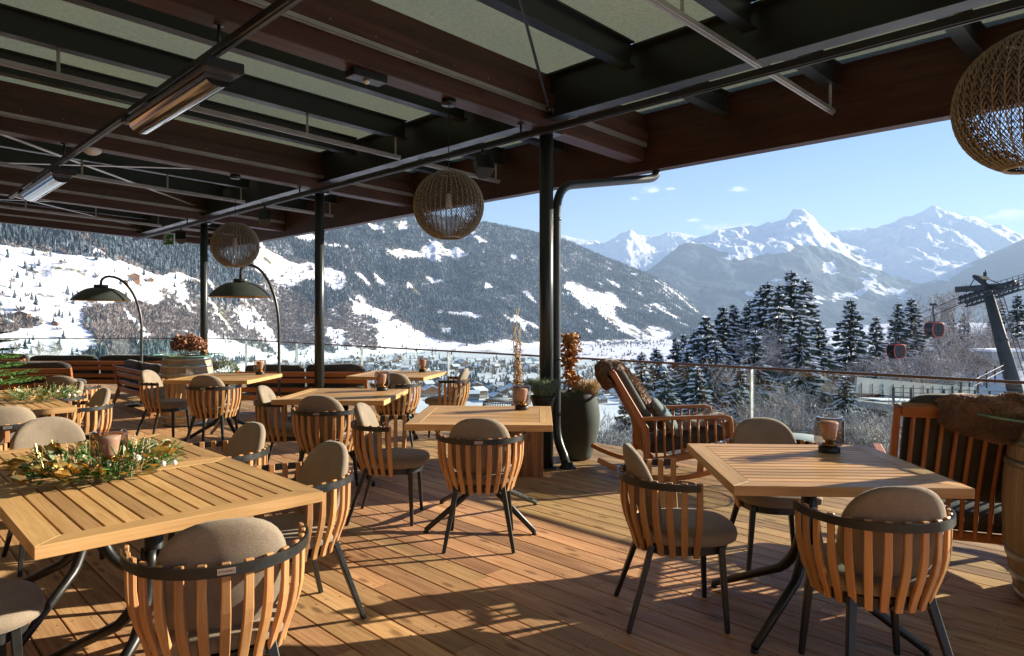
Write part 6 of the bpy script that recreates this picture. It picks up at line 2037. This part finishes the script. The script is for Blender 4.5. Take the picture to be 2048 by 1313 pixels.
ge = nt.nodes.new("ShaderNodeNewGeometry"); sp_ = nt.nodes.new("ShaderNodeSeparateXYZ"); nt.links.new(ge.outputs['Normal'], sp_.inputs[0])
f_ = h.math('MULTIPLY', h.rng(sp_.outputs['Z'], -.5, .7), h.rng(at.outputs['Fac'], .2, .9, .25, 1.0))
nt.links.new(h.mix(f_, (0.13, 0.10, 0.08), (0.62, 0.61, 0.60)), b.inputs['Base Color']); setp(b, Roughness=.8, Specular_IOR_Level=.15); M['frost_bark'] = m
BT = []
for s_, (H_, lv, spd, mu) in enumerate(((10, 5, .55, 1), (10, 5, .7, 1), (6, 4, .8, 4), (6, 4, .9, 5), (9, 5, .62, 1))):
    V_, F_, R_ = bare_meshes(s_ + 1, H_, lv, spd, mu)
    zt = V_[:, 2].max(); V_ = V_ * (10.0 / zt)
    print('bare', len(F_))
    BT.append(np_mesh('bare_data', V_, F_, M['frost_bark'], attrs={'rnd': ('FACE', R_)}))
def bare(px, top, D, k, H_, label, nm='bare_tree', group='frosted bare trees and bushes below the terrace', wid=1.0):
    x = (px - 1024) / K * D; zt = HC + (636 - top) / K * D; s_ = H_ / 10.0
    o = bpy.data.objects.new(nm, BT[k]); col.objects.link(o); o.location = (x, D, zt - H_); o.rotation_euler = (0, 0, rng.uniform(0, 6.28)); o.scale = (s_ * wid, s_ * wid, s_)
    tag(o, label, 'bare tree' if nm == 'bare_tree' else 'bush', group)
B_ = [(1495, 640, 52, 0, 11, 'frosted larch like tree left of the main spruce group'), (1480, 700, 45, 1, 9, 'frosted bare tree low left of the main spruces'),
      (1440, 790, 36, 4, 7, 'bare tree behind the arm of the rocking chair'), (1600, 755, 38, 1, 8, 'frosted branching tree behind the glass in the middle'), (1570, 790, 34, 3, 6, 'frosted shrub low behind the glass, centre'),
      (1648, 790, 36, 2, 6, 'frosted shrub behind the front right lantern'), (1722, 800, 36, 2, 6, 'frosted shrub right of the front right lantern'), (1760, 790, 40, 3, 6, 'frosted shrub below the walkway'),
      (1530, 760, 40, 4, 8, 'frosted tree right of the glass joint'), (1900, 560, 95, 0, 17, 'tall thin bare tree behind the upper gondola'), (1878, 600, 100, 4, 15, 'bare tree right of the tall thin one'), (1925, 640, 85, 1, 12, 'bare tree left of the lift tower'),
      (1965, 650, 95, 4, 12, 'bare tree just behind the lift tower'), (1870, 690, 75, 3, 7, 'frosted bush above the walkway centre'), (1840, 690, 72, 2, 7, 'frosted bush above the walkway, left of centre'),
      (1800, 700, 68, 3, 7, 'frosted bush above the walkway left end'), (1760, 700, 66, 2, 7, 'frosted bush right of the lone dark spruce'), (1900, 680, 80, 1, 8, 'small bare tree above the walkway'),
      (1945, 690, 85, 2, 6, 'frosted bush at the snowy bank left of the tower'), (1830, 650, 85, 4, 11, 'bare tree under the gondolas'), (1780, 670, 80, 1, 9, 'bare tree below the lower gondola'), (2010, 660, 105, 1, 11, 'bare tree right of the tower'), (2040, 665, 100, 4, 12, 'bare tree at the right edge'),
      (1860, 640, 92, 1, 12, 'bare tree right below the upper gondola'), (1720, 700, 60, 3, 6, 'frosted bush at the foot of the lone spruce'), (1665, 740, 52, 2, 6, 'frosted bush at the foot of the main group'), (1215, 820, 30, 3, 5, 'frosted bush behind the clay pot'),
      (1270, 830, 28, 2, 5, 'frosted bush behind the rocking chair back'), (1810, 735, 62, 2, 5, 'low frosted bush just above the walkway'), (1985, 640, 120, 0, 14, 'hazy bare tree behind the lift tower'), (1330, 800, 33, 3, 6, 'frosted bush under the rocking chair arm'), (1380, 820, 30, 2, 6, 'frosted bush low behind the rocking chair seat'),
      (235, 672, 260, 0, 17, 'frosted bare tree behind the left sofas'), (90, 678, 240, 4, 15, 'frosted bare tree at the left behind the railing'), (60, 700, 260, 1, 14, 'bare tree lower at the left edge'), (330, 700, 420, 1, 15, 'far bare tree behind the barrel')]
for b_ in B_: bare(*b_[:5], b_[5], 'bare_tree' if b_[3] in (0, 1, 4) else 'bush')

# ------------------------------------------------------------------ gondola lift: tower, ropes, two cabins
def at_(px, py, D): return Vector(((px - 1024) / K * D, D, HC + (636 - py) / K * D))
D_T = 70.0
r = empty('lift_tower', at_(2035, 800, D_T), 0, 'leaning grey lift tower with roller batteries and maintenance platforms', 'lift tower')
o0 = r.location.copy()
top = at_(1972, 572, D_T) - o0; bot = at_(2052, 860, D_T) - o0
mb = MB(1); mb.tube([bot, bot * .5 + top * .5, top], [.78, .62, .42], 20); mb.build('mast', M['tower_paint'], r)
mb = MB(2)
for k in (.3, .62): p = bot + (top - bot) * k; mb.tube([p - (top - bot).normalized() * .15, p + (top - bot).normalized() * .15], .80 - .32 * k, 20)
mb.build('mast_flange', M['tower_paint'], r)
ld = MB(3); dv = (top - bot).normalized(); side = Vector((.95, 0, 0))
for s_ in (0.9, 1.35): ld.tube([bot + Vector((s_ + .5, -.3, 0)), top + Vector((s_ - .15, -.3, 0))], .04, 5)
n = 50
for i in range(n):
    t = i / n; a = bot + (top - bot) * t + Vector((.9 + .5 - .65 * t, -.3, 0)); ld.beam(a, a + Vector((.45, 0, 0)), .03, .03)
for i in range(12):
    t = i / 12; a = bot + (top - bot) * t + Vector((.5, -.3, 0)); ld.beam(a, a + Vector((.8, 0, 0)), .04, .04)
ld.build('ladder', M['tower_paint'], r)
# cross head and platforms run along the rope (left-down to right-up)
for (pl, pr, Dd, nm) in (((1916, 600), (2030, 566), D_T - 1.5, 'near'), ((1930, 607), (2040, 572), D_T + 3.5, 'far')):
    a = at_(*pl, Dd) - o0; b2 = at_(*pr, Dd) - o0; d = (b2 - a)
    mb = MB(4)
    for zz in (0, -.35): mb.beam(a + Vector((0, 0, zz)), b2 + Vector((0, 0, zz)), .12, .14)
    for i in range(12):
        p = a + d * (i + .5) / 12; mb.beam(p + Vector((0, 0, .2)), p - Vector((0, 0, .5)), .10, .10)
    mb.build('rocker_beam', M['tower_paint'], r)
    mb = MB(5)
    for i in range(12):
        p = a + d * (i + .5) / 12 + Vector((0, -.12, .12)); mb.tube([p - Vector((0, .08, 0)), p + Vector((0, .08, 0))], .24, 14)
    mb.build('rope_rollers', M['dark'], r)
    mb = MB(6); off = Vector((0, -.9, -.3))
    mb.beam(a + off, b2 + off, .7, .05)
    for i in range(11):
        p = a + d * i / 10 + off + Vector((0, -.33, 0)); mb.beam(p, p + Vector((0, 0, 1.1)), .04, .04)
    for zz in (.55, 1.1): mb.beam(a + off + Vector((0, -.33, zz)), b2 + off + Vector((0, -.33, zz)), .04, .04)
    mb.build('walkway', M['tower_paint'], r)
mb = MB(7)
ch = at_(1968, 580, D_T) - o0
mb.beam(ch + Vector((0, -2.4, .2)), ch + Vector((0, 4.2, .2)), .5, .6)
mb.beam(ch + Vector((-.2, -1, .2)), at_(1951, 554, D_T - 1) - o0, .35, .35); mb.beam(at_(1948, 553, D_T - 1) - o0, at_(1975, 558, D_T) - o0, .30, .30)
mb.beam(ch, at_(1970, 545, D_T) - o0, .22, .22); mb.beam(at_(1971, 548, D_T) - o0, at_(1971, 541, D_T) - o0, .08, .08)
mb.beam(at_(1950, 556, D_T - 1) - o0, at_(1933, 585, D_T - 1) - o0, .07, .07); mb.beam(at_(1975, 558, D_T) - o0, at_(2010, 572, D_T) - o0, .07, .07)
mb.build('head_frame', M['tower_paint'], r)
# ropes
r = empty('haul_rope', at_(1950, 590, D_T), 0, 'pair of dark steel haul ropes running over the lift tower', 'cable')
o0 = r.location.copy()
def rope(P):
    mb = MB(1); mb.tube([p - o0 for p in P], .035, 6); mb.build('rope', M['cap'], r)
rope([at_(1740, 670, D_T + 42), at_(1863, 618, D_T + 10), at_(1918, 595, D_T - 1.5), at_(2030, 560, D_T - 1.5), at_(2200, 500, D_T - 16)])
rope([at_(1700, 700, D_T + 50), at_(1932, 604, D_T + 3.5), at_(2040, 567, D_T + 3.5), at_(2200, 520, D_T - 10)])
def gondola(px, py, D, w, label):
    """px,py centre of the cabin, w its width in metres"""
    c = at_(px, py, D); r = empty('gondola_cabin', c, math.radians(12), label, 'gondola', 'red framed gondola cabins on the lift')
    hw = w / 2; hh = w * .50; D2 = w * .40
    prof = [(.52, -1.0), (.84, -.62), (.98, -.1), (1.0, .25), (.88, .78), (.70, 1.0)]
    def outline(sc_=1.0, yy=0.0):
        pts = [(hw * x * sc_, yy, hh * z * sc_) for x, z in prof]; return pts + [(-x, y_, z) for x, y_, z in pts[::-1]]
    mb = MB(1); n = len(prof) * 2; V = []
    for yy, sc_ in ((-D2, .93), (-D2 * .85, 1), (D2 * .85, 1), (D2, .93)): V += outline(sc_, yy)
    fs = []
    for j in range(3):
        for i in range(n): fs.append((j * n + i, j * n + (i + 1) % n, (j + 1) * n + (i + 1) % n, (j + 1) * n + i))
    fs += [tuple(range(n))[::-1], tuple(range(3 * n, 4 * n))]
    mb.add(V, fs); mb.build('cabin_body', M['darkglass'], r, bevel=.03)
    for yy in (-D2 * .98, D2 * .98):
        mb = MB(2); mb.tube([(x, yy, z) for x, _, z in outline(.97)], .055 * w / 1.9, 8, closed=True); mb.build('red_frame', M['red'], r)
    for zz, q in ((-.99, .54), (.99, .72)):
        mb = MB(3); mb.box((0, 0, hh * zz), (w * q, D2 * 1.9, .07)); mb.build('end_panel', M['red'] if zz > 0 else M['dark'], r)
    mb = MB(4); mb.box((0, -D2 - .01, -.25 * hh), (w * .86, .03, .04)); mb.box((0, -D2 - .01, 0), (.03, .03, hh * 1.7)); mb.box((0, -D2 - .05, -.62 * hh), (w * .5, .06, .05)); mb.build('door_trim', M['dark'], r)
    mb = MB(5); mb.sweep([(0, 0, hh), (0, 0, hh + .5), (-.12, 0, hh + 1.1), (-.10, 0, hh + 1.9)], (.10, .10), (0, 1, 0)); mb.box((0, 0, hh + .08), (w * .7, .5, .08)); mb.build('hanger_arm', M['tower_paint'], r)
    mb = MB(6); mb.box((-.10, 0, hh + 1.98), (.75, .22, .22)); mb.tube([(-.35, -.1, hh + 2.05), (-.35, .1, hh + 2.05)], .12, 10); mb.tube([(.15, -.1, hh + 2.05), (.15, .1, hh + 2.05)], .12, 10); mb.build('rope_grip', M['tower_paint'], r)
gondola(1868, 660, 76, 1.55, 'upper right gondola cabin with orange red frame hanging by the tower')
gondola(1792, 703, 62, 1.22, 'lower left gondola cabin with orange red frame before the trees')

# ------------------------------------------------------------------ lift station walkway below the terrace
D_W = 46.0
a = at_(1748, 800, D_W); r = empty('station_walkway', a, 0, 'pale concrete station walkway with steel railing behind the glass', 'walkway')
o0 = a.copy()
b2 = at_(1990, 806, D_W + 6) - o0; z_ = Vector((0, 0, 0))
mb = MB(1); mb.beam(z_ - Vector((.5, 0, .35)), b2 - Vector((0, 0, .35)), 5.0, .45); mb.build('slab', M['concrete'], r)
mb = MB(6); mb.beam(z_ + Vector((.3, 1.2, -.09)), b2 + Vector((0, 1.2, -.09)), 1.6, .07); mb.build('snow_layer', M['snow'], r)
for k in range(9):
    p = z_ + (b2 - z_) * k / 8
    mb = MB(2); mb.box(p + Vector((0, -2.35, .45)), (.11, .11, 1.25)); mb.build('post', M['pillar'], r)
mb = MB(3)
for zz in (.15, .45, .75, 1.05): mb.beam(z_ + Vector((0, -2.35, zz)), b2 + Vector((0, -2.35, zz)), .04, .05)
mb.build('rails', M['pillar'], r)
mb = MB(4); mb.beam(z_ + Vector((0, 2.5, .75)), b2 + Vector((0, 2.5, .35)), .2, 1.1)
mb.build('back_wall', M['concrete'], r)
mb = MB(4)
for k in range(12):
    p = z_ + (b2 - z_) * (k + .5) / 12; mb.box(p + Vector((0, 2.38, .35)), (.04, .04, 1.1))
mb.build('wall_joints', M['pillar'], r)
mb = MB(5)
for k in (0, 3, 6): p = z_ + (b2 - z_) * k / 8; mb.box(p + Vector((.2, -1.9, -4.6)), (.28, .28, 8.2))
mb.build('support_posts', M['steel'], r)
a = at_(1735, 905, 30); b3 = at_(1905, 745, 60)
r = empty('bank_fence', at_(1900, 780, 52), 0, 'thin wire fence on the snowy bank left of the lift tower', 'fence'); o0 = r.location.copy()
for k in range(7):
    p = at_(1905 + k * 17, 795 - k * 9, 50 + k * 3) - o0; mb = MB(1); mb.box(p, (.1, .1, 1.6)); mb.build('post', M['bark'], r)
mb = MB(1)
for zz in (0, .5): mb.tube([at_(1905, 795, 50) - o0 + Vector((0, 0, zz)), at_(2007, 741, 68) - o0 + Vector((0, 0, zz))], .015, 5)
mb.build('wire', M['dark'], r)
r = empty('snowy_hut', at_(1995, 728, 92), .1, 'small flat roofed hut with snow behind the lift tower', 'hut')
mb = MB(1); mb.box((0, 0, .6), (4.2, 3, 2.2)); mb.build('wall', M['concrete'], r); mb = MB(2); mb.box((0, 0, 1.85), (5.2, 4, .3)); mb.build('roof', M['snow'], r)
# snowy bank on the right behind the walkway
def bank():
    n = 60; px = np.linspace(1820, 2500, n); dd = np.linspace(50, 130, 50)
    P_, Dd = np.meshgrid(px, dd, indexing='ij')
    X = (P_ - 1024) / K * Dd; t = (Dd - 50) / 80
    z = -13 + 6.5 * sstep(0, 1, t) + 3.0 * sstep(1900, 2060, P_) + fbm(X / 6, Dd / 6, 4) * .5
    z = z - 4 * (1 - sstep(1820, 1900, P_))
    idx = np.arange(n * 50).reshape(n, 50); Q = np.stack([idx[:-1, :-1], idx[1:, :-1], idx[1:, 1:], idx[:-1, 1:]], -1).reshape(-1, 4)
    o = np_mesh('snow_bank', np.stack([X, Dd, z], -1).reshape(-1, 3), Q, M['snow'], smooth=True); tag(o, kind='structure')
bank()

# ------------------------------------------------------------------ haze: the winter air of the valley
me = bpy.data.meshes.new('haze'); bm = bmesh.new()
bmesh.ops.create_cube(bm, size=1.0); bm.to_mesh(me); bm.free()
o = bpy.data.objects.new('haze', me); col.objects.link(o)
x0, x1, y0, y1, z0, z1 = -28000, 28000, -28000, 28000, -260, 2700
o.scale = (x1 - x0, y1 - y0, z1 - z0); o.location = ((x0 + x1) / 2, (y0 + y1) / 2, (z0 + z1) / 2)
m = bpy.data.materials.new('haze_air'); m.use_nodes = True; nt = m.node_tree; nt.nodes.clear()
oo = nt.nodes.new("ShaderNodeOutputMaterial"); pv = nt.nodes.new("ShaderNodeVolumePrincipled")
pv.inputs['Color'].default_value = (0.48, 0.70, 1.0, 1); pv.inputs['Density'].default_value = 6.5e-5; pv.inputs['Anisotropy'].default_value = 0.1
nt.links.new(pv.outputs[0], oo.inputs['Volume']); me.materials.append(m)
tag(o, kind='stuff')
